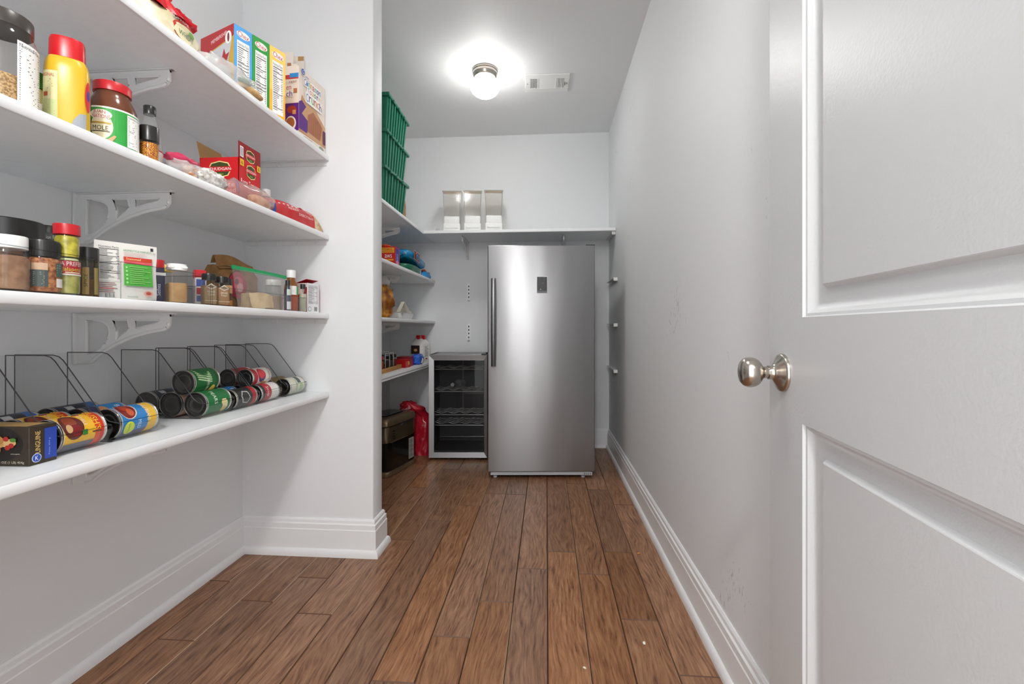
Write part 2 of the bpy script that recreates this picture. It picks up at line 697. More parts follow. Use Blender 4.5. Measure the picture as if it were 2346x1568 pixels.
# floor: dark sub floor with one child per board
BW = .1292
floor = struct('floor', MB().box(XL - T, XR + T, YF - .9, YB + T, -.06, -.0125, M_SUB))
JOINTS = {  # row -> y of the butt joints read from the photograph
    0: [2.113, 3.3], 1: [1.930, 3.05, 4.6], 2: [1.640, 2.130, 2.95], 3: [1.387, 2.706], -1: [1.955, 3.2], -2: [1.709, 2.825],
    -3: [1.503, 2.824, 3.5], -4: [1.298, 2.628], -5: [2.408, 3.5], -6: [2.173, 1.05, 3.3], -7: [1.586, 2.9], -8: [1.816, 2.6, 3.4],
    -9: [1.645, 2.75], -10: [1.418, 2.3], -11: [1.765, 3.0], 4: [1.9, 3.1]}
rnd = random.Random(3)
for row in range(-11, 5):
    x0, x1 = .004 + row * BW, .004 + (row + 1) * BW
    x0, x1 = max(x0, XL + .003), min(x1, XR - .003)
    if x1 - x0 < .01:
        continue
    ys = [YF - .88] + sorted(j for j in JOINTS.get(row, [2.0]) if j < YB - .2)
    if ys[1] - ys[0] > 1.9:
        ys.insert(1, ys[1] - rnd.uniform(.9, 1.2))
    ys.append(YB - .004)
    for a, b in zip(ys[:-1], ys[1:]):
        g, ch, dz = .0007, .0022, rnd.uniform(-.0005, .0003)
        w, l = x1 - x0 - 2 * g, b - a - 2 * g
        vs = [(0, 0, -.0125), (w, 0, -.0125), (w, l, -.0125), (0, l, -.0125), (0, 0, dz - ch), (w, 0, dz - ch), (w, l, dz - ch), (0, l, dz - ch),
              (ch, ch, dz), (w - ch, ch, dz), (w - ch, l - ch, dz), (ch, l - ch, dz)]
        fs = [(0, 1, 5, 4), (1, 2, 6, 5), (2, 3, 7, 6), (3, 0, 4, 7), (4, 5, 9, 8), (5, 6, 10, 9), (6, 7, 11, 10), (7, 4, 8, 11), (8, 9, 10, 11)]
        pk = MB().add(vs, fs[:4] + fs[8:], M_FLOOR)
        pale_draw = rnd.random()
        for j, fc in enumerate(fs[4:8]):      # arrises: one long edge pale on some boards, the rest stained dark
            q = [vs[i] for i in fc]
            pk.add(q, [(0, 1, 2, 3)], M_EDGE_PALE if (j == 1 and pale_draw < .55) else M_EDGE_DARK)
        pk.build('plank', floor, smooth=0, loc=(x0 + g, a + g, 0))

# baseboards: one mitred run round the room, cut into one object per wall
BASE = [(.0, .0), (.017, .0), (.017, .117), (.0145, .1205), (.0145, .1415), (.0125, .1435), (.0095, .146), (.0085, .158), (.004, .165), (.0, .165)]
SHOE = [(.017, .0), (.0305, .0), (.0305, .010), (.0285, .020), (.0245, .028), (.019, .0325), (.017, .033)]
RUN = [(DX0 - .06, YF), (XL, YF), (XL, PY0), (PX, PY0), (PX, PY1), (XL, PY1), (XL, YB), (XR, YB), (XR, YF)]
SIDE = -1
def run_offset(i, d):
    p = Vector(RUN[i])
    ns = []
    for a, b in ((i - 1, i), (i, i + 1)):
        if a >= 0 and b < len(RUN):
            t = (Vector(RUN[b]) - Vector(RUN[a])).normalized()
            ns.append(Vector((-t.y, t.x)))
    if len(ns) == 1:
        return p + ns[0] * d * SIDE
    m = (ns[0] + ns[1])
    m = m / m.dot(ns[0])
    return p + m * d * SIDE
def run_piece(prof, segs, m):
    mb = MB()
    for (i, k) in segs:
        n = len(prof)
        vs = []
        for q in (i, k):
            for (d, z) in prof:
                p = run_offset(q, d)
                vs.append((p.x, p.y, z))
        fs = [(j, (j + 1) % n, n + (j + 1) % n, n + j) for j in range(n)] + [tuple(range(n)), tuple(range(n, 2 * n))]
        mb.add(vs, fs, m)
    return mb
for nm, segs in (('baseboard_front', [(0, 1)]), ('baseboard_left', [(1, 2)]), ('baseboard_partition', [(2, 3), (3, 4), (4, 5)]),
                 ('baseboard_rear', [(5, 6)]), ('baseboard_back', [(6, 7)]), ('baseboard_right', [(7, 8)])):
    o = struct(nm, run_piece(BASE, segs, M_TRIM), smooth=20)
    run_piece(SHOE, segs, M_TRIM).build('shoe_moulding', o, smooth=30)

# ------------------------------------------------------------------ door (stands open against the right)
def build_door():
    W, H, TH = .91, 2.42, .035
    a = math.radians(-95.8)
    d = bpy.data.objects.new('door_1', None)
    COL.objects.link(d)
    d.location = (.410, .872, .012)
    d.rotation_euler = (0, 0, a)
    tag(d, 'white two panel door standing open at the right, round nickel knob', None, None, 'structure')
    st = .133
    zs = [(.20, .870), (1.036, 2.27)]
    bx = lambda n, *q: MB().box(*q, M_DOOR).build(n, d)
    bx('stile', 0, st, 0, TH, 0, H)
    bx('stile', W - st, W, 0, TH, 0, H)
    bx('rail', st, W - st, 0, TH, 0, zs[0][0])
    bx('rail', st, W - st, 0, TH, zs[0][1], zs[1][0])
    bx('rail', st, W - st, 0, TH, zs[1][1], H)
    prof = [(0, 0), (.002, .004), (.006, .0048), (.010, .0095), (.015, .0138), (.019, .0150), (.021, .0152), (.041, .0152), (.0420, .0150), (.0460, .0085), (.0475, .0078)]
    for (z0, z1) in zs:
        for side in (0, 1):
            mb = MB()
            vs, fs = [], []
            for (i, dep) in prof:
                y = dep if side == 0 else TH - dep
                vs += [(st + i, y, z0 + i), (W - st - i, y, z0 + i), (W - st - i, y, z1 - i), (st + i, y, z1 - i)]
            for k in range(len(prof) - 1):
                for j in range(4):
                    q = (j + 1) % 4
                    fs.append((4 * k + j, 4 * k + q, 4 * k + 4 + q, 4 * k + 4 + j))
            e = 4 * (len(prof) - 1)
            fs.append((e, e + 1, e + 2, e + 3))
            mb.add(vs, fs, M_DOOR).build('panel', d, smooth=25)
    # knobs: lathes along local -y (room side) and +y
    for sgn in (-1, 1):
        R = Matrix.Translation((.060, 0 if sgn < 0 else TH, .943)) @ Matrix.Rotation(PI / 2 * (1 if sgn < 0 else -1), 4, 'X')
        rose = MB().lathe([(.0325, 0), (.0328, .003), (.0312, .0055), (.0285, .0065), (.022, .0105), (.0165, .0140), (.0130, .0165), (.0118, .019), (.0118, .024)], M_NICKEL, 40, R)
        ro = rose.build('rose', d, smooth=40)
        ro['label'] = 'satin nickel knob rosette'
        pr = [(.0095, .022), (.0100, .030), (.0112, .033), (.0165, .036), (.0215, .040), (.0248, .0455), (.0262, .052), (.0256, .0580), (.0232, .0632), (.0185, .0672), (.0110, .0695), (.0, .0702)]
        ko = MB().lathe(pr, M_NICKEL, 40, R).build('knob', d, smooth=60)
        ko['label'] = 'satin nickel egg-shaped door knob'
    for z in (.25, 1.0, 1.78):
        MB().lathe([(.006, -.045), (.006, .045)], M_NICKEL, 12, Matrix.Translation((W + .003, TH + .004, z))).build('hinge', d)
    MB().box(-.0012, .0004, .005, .030, .915, .972, M_NICKEL).build('latch_plate', d)
build_door()

# ------------------------------------------------------------------ shelves
S1, S2, S3, S4 = 1.821, 1.460, 1.101, .742
XS = -.990                                   # front of the left shelves
TS = .024
def shelf(label, x0, x1, y0, y1, z, front, nose=TS, grooves=False):
    t = thing('wall_shelf', label, 'shelf', ((x0 + x1) / 2, (y0 + y1) / 2, z - TS))
    cx, cy = (x0 + x1) / 2, (y0 + y1) / 2
    if front == 'x':
        MB().box(x0 - cx, x1 - .012 - cx, y0 - cy, y1 - cy, 0, TS, M_SHELF).build('board', t)
        q = MB().prism([(x1 - .012 - cx, TS - nose), (x1 - .002 - cx, TS - nose), (x1 - cx, TS - nose + .003), (x1 - cx, TS - .003), (x1 - .002 - cx, TS), (x1 - .012 - cx, TS)], y0 - cy, y1 - cy, M_TRIM, 'xzy')
        q.build('front_edge', t)
        if grooves:
            q = MB()
            for g in (.0, .017):
                q.box(x1 - cx - .0015, x1 - cx + .003, y0 - cy, y1 - cy, TS - nose + g + .002, TS - nose + g + .009, M_TRIM, .0015)
            q.build('edge_moulding', t)
    else:
        MB().box(x0 - cx, x1 - cx, y0 + .012 - cy, y1 - cy, 0, TS, M_SHELF).build('board', t)
        MB().box(x0 - cx, x1 - cx, y0 - cy, y0 + .012 - cy, 0, TS, M_TRIM, .003).build('front_edge', t)
    return t
for z, w in ((S1, 'top shelf of the front left bay, above the cereal-free jars, holding cereal boxes'), (S2, 'second shelf of the front left bay, holding the yellow bottle'),
             (S3, 'third shelf of the front left bay, at eye level under spice jars'), (S4, 'lowest shelf of the front left bay, holding the canned food')):
    w = w.replace(', above the cereal-free jars', '')
    shelf('white ' + w, XL + .001, XS, YF + .02, PY0 - .001, z, 'x')
shelf('white top shelf behind the partition, under the green totes', XL + .001, XS, PY1 + .001, YB - .001, S1, 'x')
shelf('white shelf behind the partition holding a red box and chip bags', XL + .001, XS, PY1 + .001, YB - .001, S2, 'x')
shelf('white shelf behind the partition holding a foil pan', XL + .001, XS, PY1 + .001, YB - .001, S3, 'x')
shelf('white thick-edged lowest shelf behind the partition, beside the glass-door cooler', XL + .001, XS, PY1 + .001, YB - .001, S4, 'x', .036, True)
shelf('white shelf along the back wall above the steel freezer', XS + .001, XR - .001, 3.600, YB - .001, S1, 'y')

def bracket_mesh(mb, L=.300, H=.150, th=.012):
    """curved bracket with three windows; local: x out from wall, z down from the shelf, y thickness"""
    def arc(p0, c, p1, n=8):
        return [((1 - t) ** 2 * p0[0] + 2 * t * (1 - t) * c[0] + t * t * p1[0], (1 - t) ** 2 * p0[1] + 2 * t * (1 - t) * c[1] + t * t * p1[1]) for t in [i / n for i in range(n + 1)]]
    outer = [(0, 0), (L, 0), (L, -.030)] + arc((L, -.030), (L, -.048), (L - .028, -.052), 4)[1:] + arc((L - .028, -.052), (L * .50, -.068), (.062, -H + .012), 8)[1:] + [(.05, -H + .002), (.03, -H), (0, -H)]
    w1 = [(.032, -.020)] + arc((.055, -.020), (.112, -.024), (.108, -.060), 5) + arc((.108, -.060), (.100, -.104), (.050, -.126), 5)[1:] + [(.036, -.128), (.032, -.12)]
    w2 = [(.118, -.020), (.166, -.020), (.172, -.044), (.160, -.058), (.132, -.082), (.128, -.08), (.130, -.055)]
    w3 = [(.188, -.020), (.268, -.020), (.270, -.024), (.262, -.030), (.196, -.046), (.192, -.044)]
    # web as a filled face with holes
    bm = bmesh.new()
    es = []
    for loop in (outer, w1, w2, w3):
        vs = [bm.verts.new((p[0], 0, p[1])) for p in loop]
        for i in range(len(vs)):
            es.append(bm.edges.new((vs[i], vs[(i + 1) % len(vs)])))
    bmesh.ops.triangle_fill(bm, use_beauty=True, use_dissolve=False, edges=es)
    r = bmesh.ops.extrude_face_region(bm, geom=bm.faces[:])
    for g in r['geom']:
        if isinstance(g, bmesh.types.BMVert):
            g.co.y += th * .5
    for v in bm.verts:
        v.co.y -= th * .25
    bm.verts.index_update()
    mb.add([v.co.copy() for v in bm.verts], [[v.index for v in f.verts] for f in bm.faces], M_BRKT)
    bm.free()
    # raised ribs round the rim and round the windows
    lower = outer[2:-1]
    mb.tube([(p[0] * .985, 0, p[1] * .985 + .001) for p in lower], th * .5, M_BRKT, 6)
    for w in (w1, w2, w3):
        mb.tube([(p[0], 0, p[1]) for p in w], th * .36, M_BRKT, 6, True)
    mb.tube([(0.004, 0, -.006), (L, 0, -.006)], th * .45, M_BRKT, 6)
    return mb
BR = MB()
bracket_mesh(BR)
BR_PROTO = None
def bracket(label, loc, rz):
    global BR_PROTO
    t = thing('shelf_bracket', label, 'bracket', loc, rz, 'white shelf brackets')
    parts = [('web', BR), ('wall_plate', MB().box(.0005, .007, -.014, .014, -.152, 0, M_BRKT, .0015)), ('top_flange', MB().box(.0, .312, -.009, .009, -.004, -.0004, M_BRKT, .0008)),
             ('screw', MB().lathe([(.0, -.0035), (.004, -.0035), (.004, -.0005)], M_STEEL2, 10, Matrix.Translation((.306, 0, -.003))))]
    if BR_PROTO is None:
        BR_PROTO = [mb.build(n, t, smooth=40) for n, mb in parts]
    else:
        for p in BR_PROTO:
            c = p.copy()
            COL.objects.link(c)
            c.parent = t
    return t
YB1 = 1.262
for z, w in ((S1, 'behind the red-lidded sauce jar, under the top shelf'), (S2, 'just above the white seasoning pouch'),
             (S3, 'just above the clear can bins'), (S4, 'under the lowest shelf, mostly hidden by its edge')):
    bracket('white arched shelf bracket ' + w, (XL + .0005, YB1, z - TS), 0)
for z, w in ((S1, 'above the red and orange box behind the partition'), (S2, 'beside the orange bag behind the partition'), (S3, 'above the wire rack of jars behind the partition')):
    bracket('white arched shelf bracket ' + w, (XL + .0005, 3.36, z - TS), 0)
bracket('white shelf bracket under the back shelf, left of the freezer', (-.690, YB - .0005, S1 - TS), -PI / 2)
bracket('white shelf bracket under the back shelf, hidden behind the freezer top', (.140, YB - .0005, S1 - TS), -PI / 2)

def end_strip(label, p, axis, L, hole=True):
    """shelf-end support: thin angle strip with screw bosses, fixed to a wall"""
    t = thing('shelf_end_support', label, 'bracket', p, 0, 'shelf end supports')
    if axis == 'px':        # along x on a wall facing -y
        MB().box(0, L, -.004, 0, -.022, 0, M_BRKT, .001).build('strip', t)
        MB().box(0, L, -.020, 0, -.0035, -.0005, M_BRKT, .001).build('ledge', t)
        for i in range(4):
            MB().box(L * (i + .5) / 4 - .003, L * (i + .5) / 4 + .003, -.012, -.0035, -.021, -.003, M_BRKT, .001).build('rib', t)
    else:                   # along y on the right wall, facing -x
        MB().box(-.004, 0, 0, L, -.024, 0, M_BRKT, .001).build('strip', t)
        MB().box(-.030, 0, 0, L, -.004, -.0005, M_BRKT, .001).build('ledge', t)
        MB().box(-.030, 0, -.004, .0, -.026, -.0005, M_WHITE, .002).build('end_cap', t)
        for i in range(4):
            MB().lathe([(.0, 0), (.0045, 0), (.0045, .0015)], M_DARK if hole else M_WHITE, 10, Matrix.Translation((-.0042, L * (i + .5) / 4, -.014)) @ Matrix.Rotation(-PI / 2, 4, 'Y')).build('screw_hole', t)
    return t
for z, w in ((S1, 'top'), (S2, 'second'), (S3, 'third'), (S4, 'lowest')):
    end_strip('thin ribbed end support under the %s front left shelf, on the partition' % w, (XL + .03, PY0, z - TS), 'px', .375)
end_strip('thin white end support under the right end of the back shelf', (XR, 3.625, S1 - TS), 'py', .36)
end_strip('empty white shelf support on the right wall, highest of the three bare ones', (XR, 3.53, S2 - TS - .012), 'py', .41)
end_strip('empty white shelf support on the right wall, middle of the three bare ones', (XR, 3.53, S3 - TS - .004), 'py', .41)
end_strip('empty white shelf support on the right wall, lowest of the three bare ones', (XR, 3.53, S4 - TS), 'py', .41)
def rear_strip(z, w):
    t = thing('shelf_end_support', 'thin ribbed end support on the back wall, ' + w, 'bracket', (XL + .03, YB, z - TS), 0, 'shelf end supports')
    MB().box(0, .375, -.004, 0, -.022, 0, M_BRKT, .001).build('strip', t)
    MB().box(0, .375, -.020, 0, -.0035, -.0005, M_BRKT, .001).build('ledge', t)
rear_strip(S2, 'under the shelf with the chip bags')
rear_strip(S3, 'under the shelf with the foil pan')
for z, w in ((1.355, 'upper'), (.999, 'lower')):
    t = thing('bracket_wall_plate', 'narrow white slotted bracket plate left of the freezer, %s of two' % w, 'bracket', (-.687, YB, z), 0, 'bare bracket plates')
    MB().box(-.012, .012, -.0095, -.0005, -.077, .077, mat('bright_white_plate', (.9, .9, .9), .4), .001).build('plate', t)
    for i, q in enumerate((.052, .022, -.010, -.044)):
        MB().box(-.0045, .0045, -.0100, -.0090, q - .008, q + .008, M_DARK).build('slot', t)
    MB().box(-.010, .010, -.0115, -.0092, -.076, -.066, M_STEEL2, .001).build('clip', t)

# ------------------------------------------------------------------ ceiling lamps and vent
def globe_material(m):
    # emission dimmed by height towards the fitter, to lessen the glow on the ceiling
    n, L = m.node_tree.nodes, m.node_tree.links
    b = n['Principled BSDF']
    if b.inputs['Emission Strength'].is_linked:
        return m
    t = n.new('ShaderNodeTexCoord')
    sp = n.new('ShaderNodeSeparateXYZ')
    r = n.new('ShaderNodeMapRange')
    r.interpolation_type = 'SMOOTHSTEP'
    r.inputs['From Min'].default_value = -.055
    r.inputs['From Max'].default_value = -.150
    r.inputs['To Min'].default_value = b.inputs['Emission Strength'].default_value * .03
    r.inputs['To Max'].default_value = b.inputs['Emission Strength'].default_value
    L.new(t.outputs['Object'], sp.inputs[0])
    L.new(sp.outputs['Z'], r.inputs['Value'])
    L.new(r.outputs[0], b.inputs['Emission Strength'])
    return m
def lamp(label, x, y, power):
    M_GLOBE = mat('lit_opal_glass_%d' % int(power * 10), (.9, .9, .88), .3, emis=((1.0, .985, .96), power))
    globe_material(M_GLOBE)
    t = thing('ceiling_lamp', label, 'ceiling lamp', (x, y, ZC), 0, 'ceiling lamps')
    MB().lathe([(.0, -.0005), (.080, -.0005), (.0835, -.004), (.0835, -.012), (.080, -.015), (.0815, -.019), (.0815, -.030), (.078, -.034), (.076, -.046), (.070, -.052), (.0, -.052)], M_NICKEL, 48).build('base', t, smooth=40)
    pr = [(.062, -.046)]
    for i in range(0, 17):
        a = math.radians(58 - i * (148 / 16))
        pr.append((max(.0, .0965 * math.cos(a)), -.110 + .069 * math.sin(a)))
    MB().lathe(pr, M_GLOBE, 40).build('globe', t, smooth=80)
lamp('round frosted glass globe ceiling lamp on a nickel base, lit', -.405, 2.985, LAMP_L)
lamp('lit globe ceiling lamp at the doorway end of the pantry', -.41, .95, LAMP_FRONT)

def vent():
    t = thing('ceiling_vent', 'white metal air register in the ceiling right of the lamp', 'vent', (.004, 3.166, ZC), math.radians(1.5))
    w, l = .150, .112
    q = MB()
    q.box(-w, w, -l, -.062, -.008, -.0005, M_WHITE, .002).box(-w, w, .062, l, -.008, -.0005, M_WHITE, .002)
    q.box(-w, -.115, -.062, .062, -.008, -.0005, M_WHITE, .002).box(.115, w, -.062, .062, -.008, -.0005, M_WHITE, .002)
    q.box(-.066, -.058, -.062, .062, -.008, -.0005, M_WHITE, .001).box(.058, .066, -.062, .062, -.008, -.0005, M_WHITE, .001)
    q.build('frame', t)
    MB().box(-.115, .115, -.062, .062, -.0012, -.0004, M_DARK).build('duct_opening', t)
    for sx in (-1, 1):
        for i in range(5):
            x = sx * (.0705 + i * .0098)
            MB().box(-.0045, .0045, -.062, .062, -.0007, .0007, M_WHITE, M=Matrix.Translation((x, 0, -.0055)) @ Matrix.Rotation(math.radians(38 * sx), 4, 'Y')).build('slat', t)
    for i in range(12):
        MB().box(-.058, .058, -.0058, .0058, -.0007, .0007, M_WHITE, M=Matrix.Translation((0, -.0567 + i * .0103, -.0055)) @ Matrix.Rotation(math.radians(-9), 4, 'X')).build('slat', t)
    MB().box(.119, .124, -.02, .02, -.013, -.0075, M_STEEL2, .001).build('damper_lever', t)
    for sx in (-1, 1):
        MB().lathe([(.0, -.0105), (.004, -.0095), (.0045, -.0078)], M_STEEL2, 10, Matrix.Translation((sx * .135, 0, 0))).build('screw', t)
vent()

# ------------------------------------------------------------------ upright freezer
def freezer():
    W, D, H = .735, .66, 1.604
    t = thing('upright_freezer', 'tall stainless steel upright freezer with one door and dark bar handle', 'freezer', (-.035, 3.125, 0), math.radians(4.6))
    side = mat('freezer_side_grey', (.09, .09, .092), .45)
    grey = mat('freezer_base_grey', (.50, .52, .55), .4)
    # local: x along the front, y depth, front of door at y = 0
    MB().box(-W / 2 + .006, W / 2 - .006, .062, D, .045, H - .004, side, .004).build('cabinet', t)
    MB().box(-W / 2, W / 2, .0, .055, .050, H, M_STEEL, .006, 3).build('door', t)
    MB().box(-W / 2 + .010, W / 2 - .010, .0555, .0615, .055, H - .010, M_BLACK).build('door_gasket', t)
    MB().box(-W / 2 + .018, W / 2 - .020, .018, .10, .022, .046, grey, .002).build('toe_grille', t)
    for x in (-W / 2 + .05, W / 2 - .075):
        f = MB().lathe([(.0, .0005), (.012, .0005), (.014, .004), (.014, .012), (.006, .014), (.006, .026)], grey, 14, Matrix.Translation((x, .045, 0))).build('foot', t)
    for x in (-W / 2 + .05, W / 2 - .05):
        MB().lathe([(.0, .0005), (.016, .0005), (.016, .046), (.0, .046)], M_BLACK, 14, Matrix.Translation((x, D - .07, 0))).build('rear_foot', t)
    hb = MB().box(W / 2 - .075, W / 2 - .018, .004, .05, .024, .047, grey, .002)
    for i in range(4):
        hb.box(W / 2 - .072 + i * .013, W / 2 - .065 + i * .013, .002, .006, .027, .044, M_STEEL2, .001)
    hb.build('lower_hinge', t)
    MB().box(W / 2 - .06, W / 2 + .002, .012, .10, H - .001, H + .007, M_BLACK, .002).build('top_hinge', t)
    # bowed bar handle standing off the left of the door
    hz0, hz1 = .775, 1.375
    hm = mat('dark_steel_handle', (.14, .14, .145), .3, 1.)
    n = 16
    vs, fs = [], []
    for i in range(n + 1):
        s = i / n
        z = hz0 + (hz1 - hz0) * s
        bow = .020 + .028 * math.sin(PI * s)
        for (dx, dy) in ((-.0165, .0), (-.0150, -.010), (-.008, -.0135), (.008, -.0135), (.0150, -.010), (.0165, .0)):
            vs.append((-W / 2 + .040 + dx, -bow + .008 + dy * .9, z))
    for i in range(n):
        for j in range(5):
            fs.append((6 * i + j, 6 * i + j + 1, 6 * i + 7 + j, 6 * i + 6 + j))
        fs.append((6 * i + 5, 6 * i, 6 * i + 6, 6 * i + 11))
    fs += [tuple(range(6)), tuple(range(6 * n, 6 * n + 6))]
    h = MB().add(vs, fs, hm).build('handle', t, smooth=50)
    for z in (hz0 + .012, hz1 - .012):
        MB().box(-W / 2 + .026, -W / 2 + .054, -.022, .002, z - .011, z + .011, hm, .002).build('handle_mount', h)
    # display panel
    px, pz = .005, 1.332
    d = MB().box(px - .0365, px + .0365, -.0018, .001, pz - .058, pz + .058, M_WHITE, .004).build('display_panel', t)
    MB().box(px - .034, px + .034, -.0032, .0, pz - .055, pz + .055, M_BLACK, .003).build('screen', d)
    MB().box(px - .033, px + .033, -.0036, -.002, pz - .054, pz - .040, mat('display_grey', (.10, .105, .12), .3), .001).build('button_strip', d)
    p = Print(face_ny(-.0033, px, pz))
    p.rect(-.019, .003, .019, .020, '#4a4b4b').rect(-.017, .005, .017, .018, '#2b2c2d')
    p.text('-18', 0, .0115, .018, .009, '#77787a')
    p.ellipse(.002, -.012, .006, .0045, '#3c3d3e').ellipse(.002, -.012, .0045, .003, '#1b1c1d')
    p.bars([(-.020, .046, -.012, .049), (.008, .046, .022, .049), (.012, .033, .018, .038), (.003, -.034, .010, -.031)], '#5c5d5f')
    p.rect(-.0135, -.0345, -.0075, -.0285, '#f4f4f4')
    p.build('display_print', d)
freezer()

# ------------------------------------------------------------------ glass-door drinks cooler
def cooler():
    W, D, H = .455, .40, .828
    t = thing('drinks_cooler', 'low drinks cooler with steel-framed glass door and wire racks', 'cooler', (-.690, 3.515, 0), math.radians(4.2))
    inn = mat('cooler_liner', (.028, .028, .03), .5)
    x0, x1 = -W / 2, W / 2
    c = MB()
    c.box(x0, x0 + .025, .045, D, .030, H, M_BLACK).box(x1 - .025, x1, .045, D, .030, H, M_BLACK)
    c.box(x0, x1, D - .03, D, .030, H, inn).box(x0, x1, .045, D, .030, .070, inn)
    c.build('cabinet', t)
    MB().box(x0, x1, .03, D, H - .030, H, M_STEEL2, .003).build('top', t)
    for x in (x0 + .03, x1 - .03):
        MB().lathe([(.0, .0005), (.013, .0005), (.013, .030)], M_BLACK, 12, Matrix.Translation((x, .08, 0))).build('foot', t)
        MB().lathe([(.0, .0005), (.013, .0005), (.013, .030)], M_BLACK, 12, Matrix.Translation((x, D - .05, 0))).build('foot', t)
    door = MB()
    a, b, z0, z1, w = x0, x1, .022, H - .004, .040
    O = [(a, z0), (b, z0), (b, z1), (a, z1)]
    I = [(a + w, z0 + w * 1.05), (b - w * .62, z0 + w * 1.05), (b - w * .62, z1 - w), (a + w, z1 - w)]
    dr = bpy.data.objects.new('door', None)
    COL.objects.link(dr)
    dr.parent = t
    for k in range(4):
        q = (k + 1) % 4
        pts = [O[k], O[q], I[q], I[k]]
        f = MB()
        vs = [(p[0], .0 if n < 2 else -.0, p[1]) for n, p in enumerate(pts)] + [(p[0], .040, p[1]) for p in pts]
        vs[2] = (pts[2][0], .006, pts[2][1])
        vs[3] = (pts[3][0], .006, pts[3][1])
        fs = [(0, 1, 2, 3), (7, 6, 5, 4), (0, 4, 5, 1), (1, 5, 6, 2), (2, 6, 7, 3), (3, 7, 4, 0)]
        f.add(vs, fs, M_STEEL2).build('frame_bar', dr, smooth=0)
    MB().tube([(p[0], .005, p[1]) for p in I], .0016, M_CHROME, 6, True).build('frame_trim', dr)
    MB().box(I[0][0] - .004, I[1][0] + .004, .012, .018, I[0][1] - .004, I[2][1] + .004, clear('tinted_door_glass', '#eaebec', .02, 1.28)).build('glass_pane', dr)
    MB().box(x1 - .045, x1 - .004, .002, .05, H + .0005, H + .008, M_BLACK, .002).build('hinge', t)
    # racks
    for z in (.708, .530, .345, .262):
        r = MB()
        r.tube([(x0 + .03, .075, z), (x1 - .03, .075, z)], .0030, M_WIRE, 6)
        r.tube([(x0 + .03, D - .045, z), (x1 - .03, D - .045, z)], .0022, M_CHROME, 6)
        for yy in (.11, .17, .23, .29):
            pts = []
            for i in range(41):
                s = i / 40
                pts.append((x0 + .032 + (W - .064) * s, yy, z + .005 + .013 * (.5 + .5 * math.cos(2 * PI * 4 * s))))
            r.tube(pts, .0030, M_WIRE, 5)
        for x in (x0 + .04, 0, x1 - .04):
            r.tube([(x, .075, z - .002), (x, D - .045, z - .002)], .002, M_CHROME, 5)
        r.build('wire_rack', t)
    MB().box(-.006, .006, D - .034, D - .0305, .30, H - .05, mat('cooler_duct', (.10, .10, .105), .5)).build('rear_channel', t)
    MB().box(.012, x1 - .03, D - .040, D - .0305, .47, .505, mat('cooler_duct', (.10, .10, .105), .5)).build('rear_ledge', t)
    MB().tube([(x0 + .03, D - .05, .105), (x1 - .03, D - .05, .105)], .003, M_CHROME, 6).build('floor_rail', t)
    M = Matrix.Translation((-.690, 3.515, 0)) @ Matrix.Rotation(math.radians(4.2), 4, 'Z')
    p = M @ Vector((-.052, .090, .583))
    bt = thing('glass_bottle', 'clear glass bottle lying neck outward on a cooler rack', 'bottle', p, math.radians(4.2 - 12))
    R = Matrix.Rotation(math.radians(-93), 4, 'X')
    g = clear('bottle_glass_grey', '#dfe2e1', .05, 1.5, .22)
    MB().lathe([(.0, .0), (.013, .0), (.0138, .006), (.013, .016), (.012, .018), (.012, .06), (.018, .085), (.031, .11), (.033, .13), (.033, .24), (.0, .24)], g, 24, R).build('body', bt, smooth=50)
    MB().lathe([(.0, -.012), (.0142, -.012), (.0142, .005)], mat('bottle_cap_grey', (.5, .5, .5), .4), 18, R).build('cap', bt)
cooler()

# ------------------------------------------------------------------ countertop ice maker on the floor
def ice_maker():
    t = thing('ice_maker', 'bronze and black countertop ice maker standing on the floor under the rear shelf', 'appliance', (-1.170, 3.285, 0), math.radians(-13))
    br = mat('bronze_metal', (.30, .215, .135), .34, .7)
    bk = mat('gloss_black', (.008, .007, .006), .12)
    hx, hy = .125, .20
    MB().rlathe([(1.06, .0008), (1.08, .006), (1.08, .028), (1.03, .036)], hx, hy, br, e=9, seg=48).build('base', t, smooth=40)
    MB().rlathe([(1, .036), (1.0, .235)], hx, hy, bk, e=9, seg=48).build('lower_body', t, smooth=40)
    MB().rlathe([(1.005, .235), (1.005, .335), (.97, .345)], hx, hy, two_tone('dark_bronze', (.11, .078, .045), (.15, .108, .062), 5, .34, metal=.6), e=9, seg=48).build('upper_body', t, smooth=40)
    MB().rlathe([(.99, .348), (1.04, .352), (1.04, .372), (1.0, .392), (.93, .402)], hx, hy, br, e=9, seg=48).build('lid', t, smooth=40)
    MB().box(-.085, .06, -.12, .12, .402, .409, bk, .004).build('lid_window', t)
    MB().tube([(hx * 1.0, -.03, .330), (hx * 1.12, -.02, .345), (hx * 1.14, .09, .352), (hx * 1.0, .12, .340)], .005, M_BLACK, 8).build('lid_handle', t)
    v = MB()
    for i in range(4):
        v.box(hx, hx + .0022, -.135, -.105, .252 + i * .018, .258 + i * .018, bk, .0008)
    v.build('vent_slots', t)
    MB().box(hx, hx + .003, -.155, .075, .232, .238, br, .001).build('trim_bar', t)
    p = Print(face_x(hx + .0008, .085, .055))
    p.rect(0, 0, .075, .155, '#a9a79f')
    for i in range(4):
        p.lines(.006, .012 + i * .035, .070, .012 + i * .035 + .026, 4, '#4b4a46', i)
    p.rect(.036, .02, .040, .140, '#5a5954')
    p.build('rating_label', t)
    MB().lathe([(.0, 0), (.010, 0), (.010, .008)], M_WHITE, 14, Matrix.Translation((-.02, -hy - .001, .085)) @ Matrix.Rotation(PI / 2, 4, 'X')).build('drain_plug', t)
ice_maker()

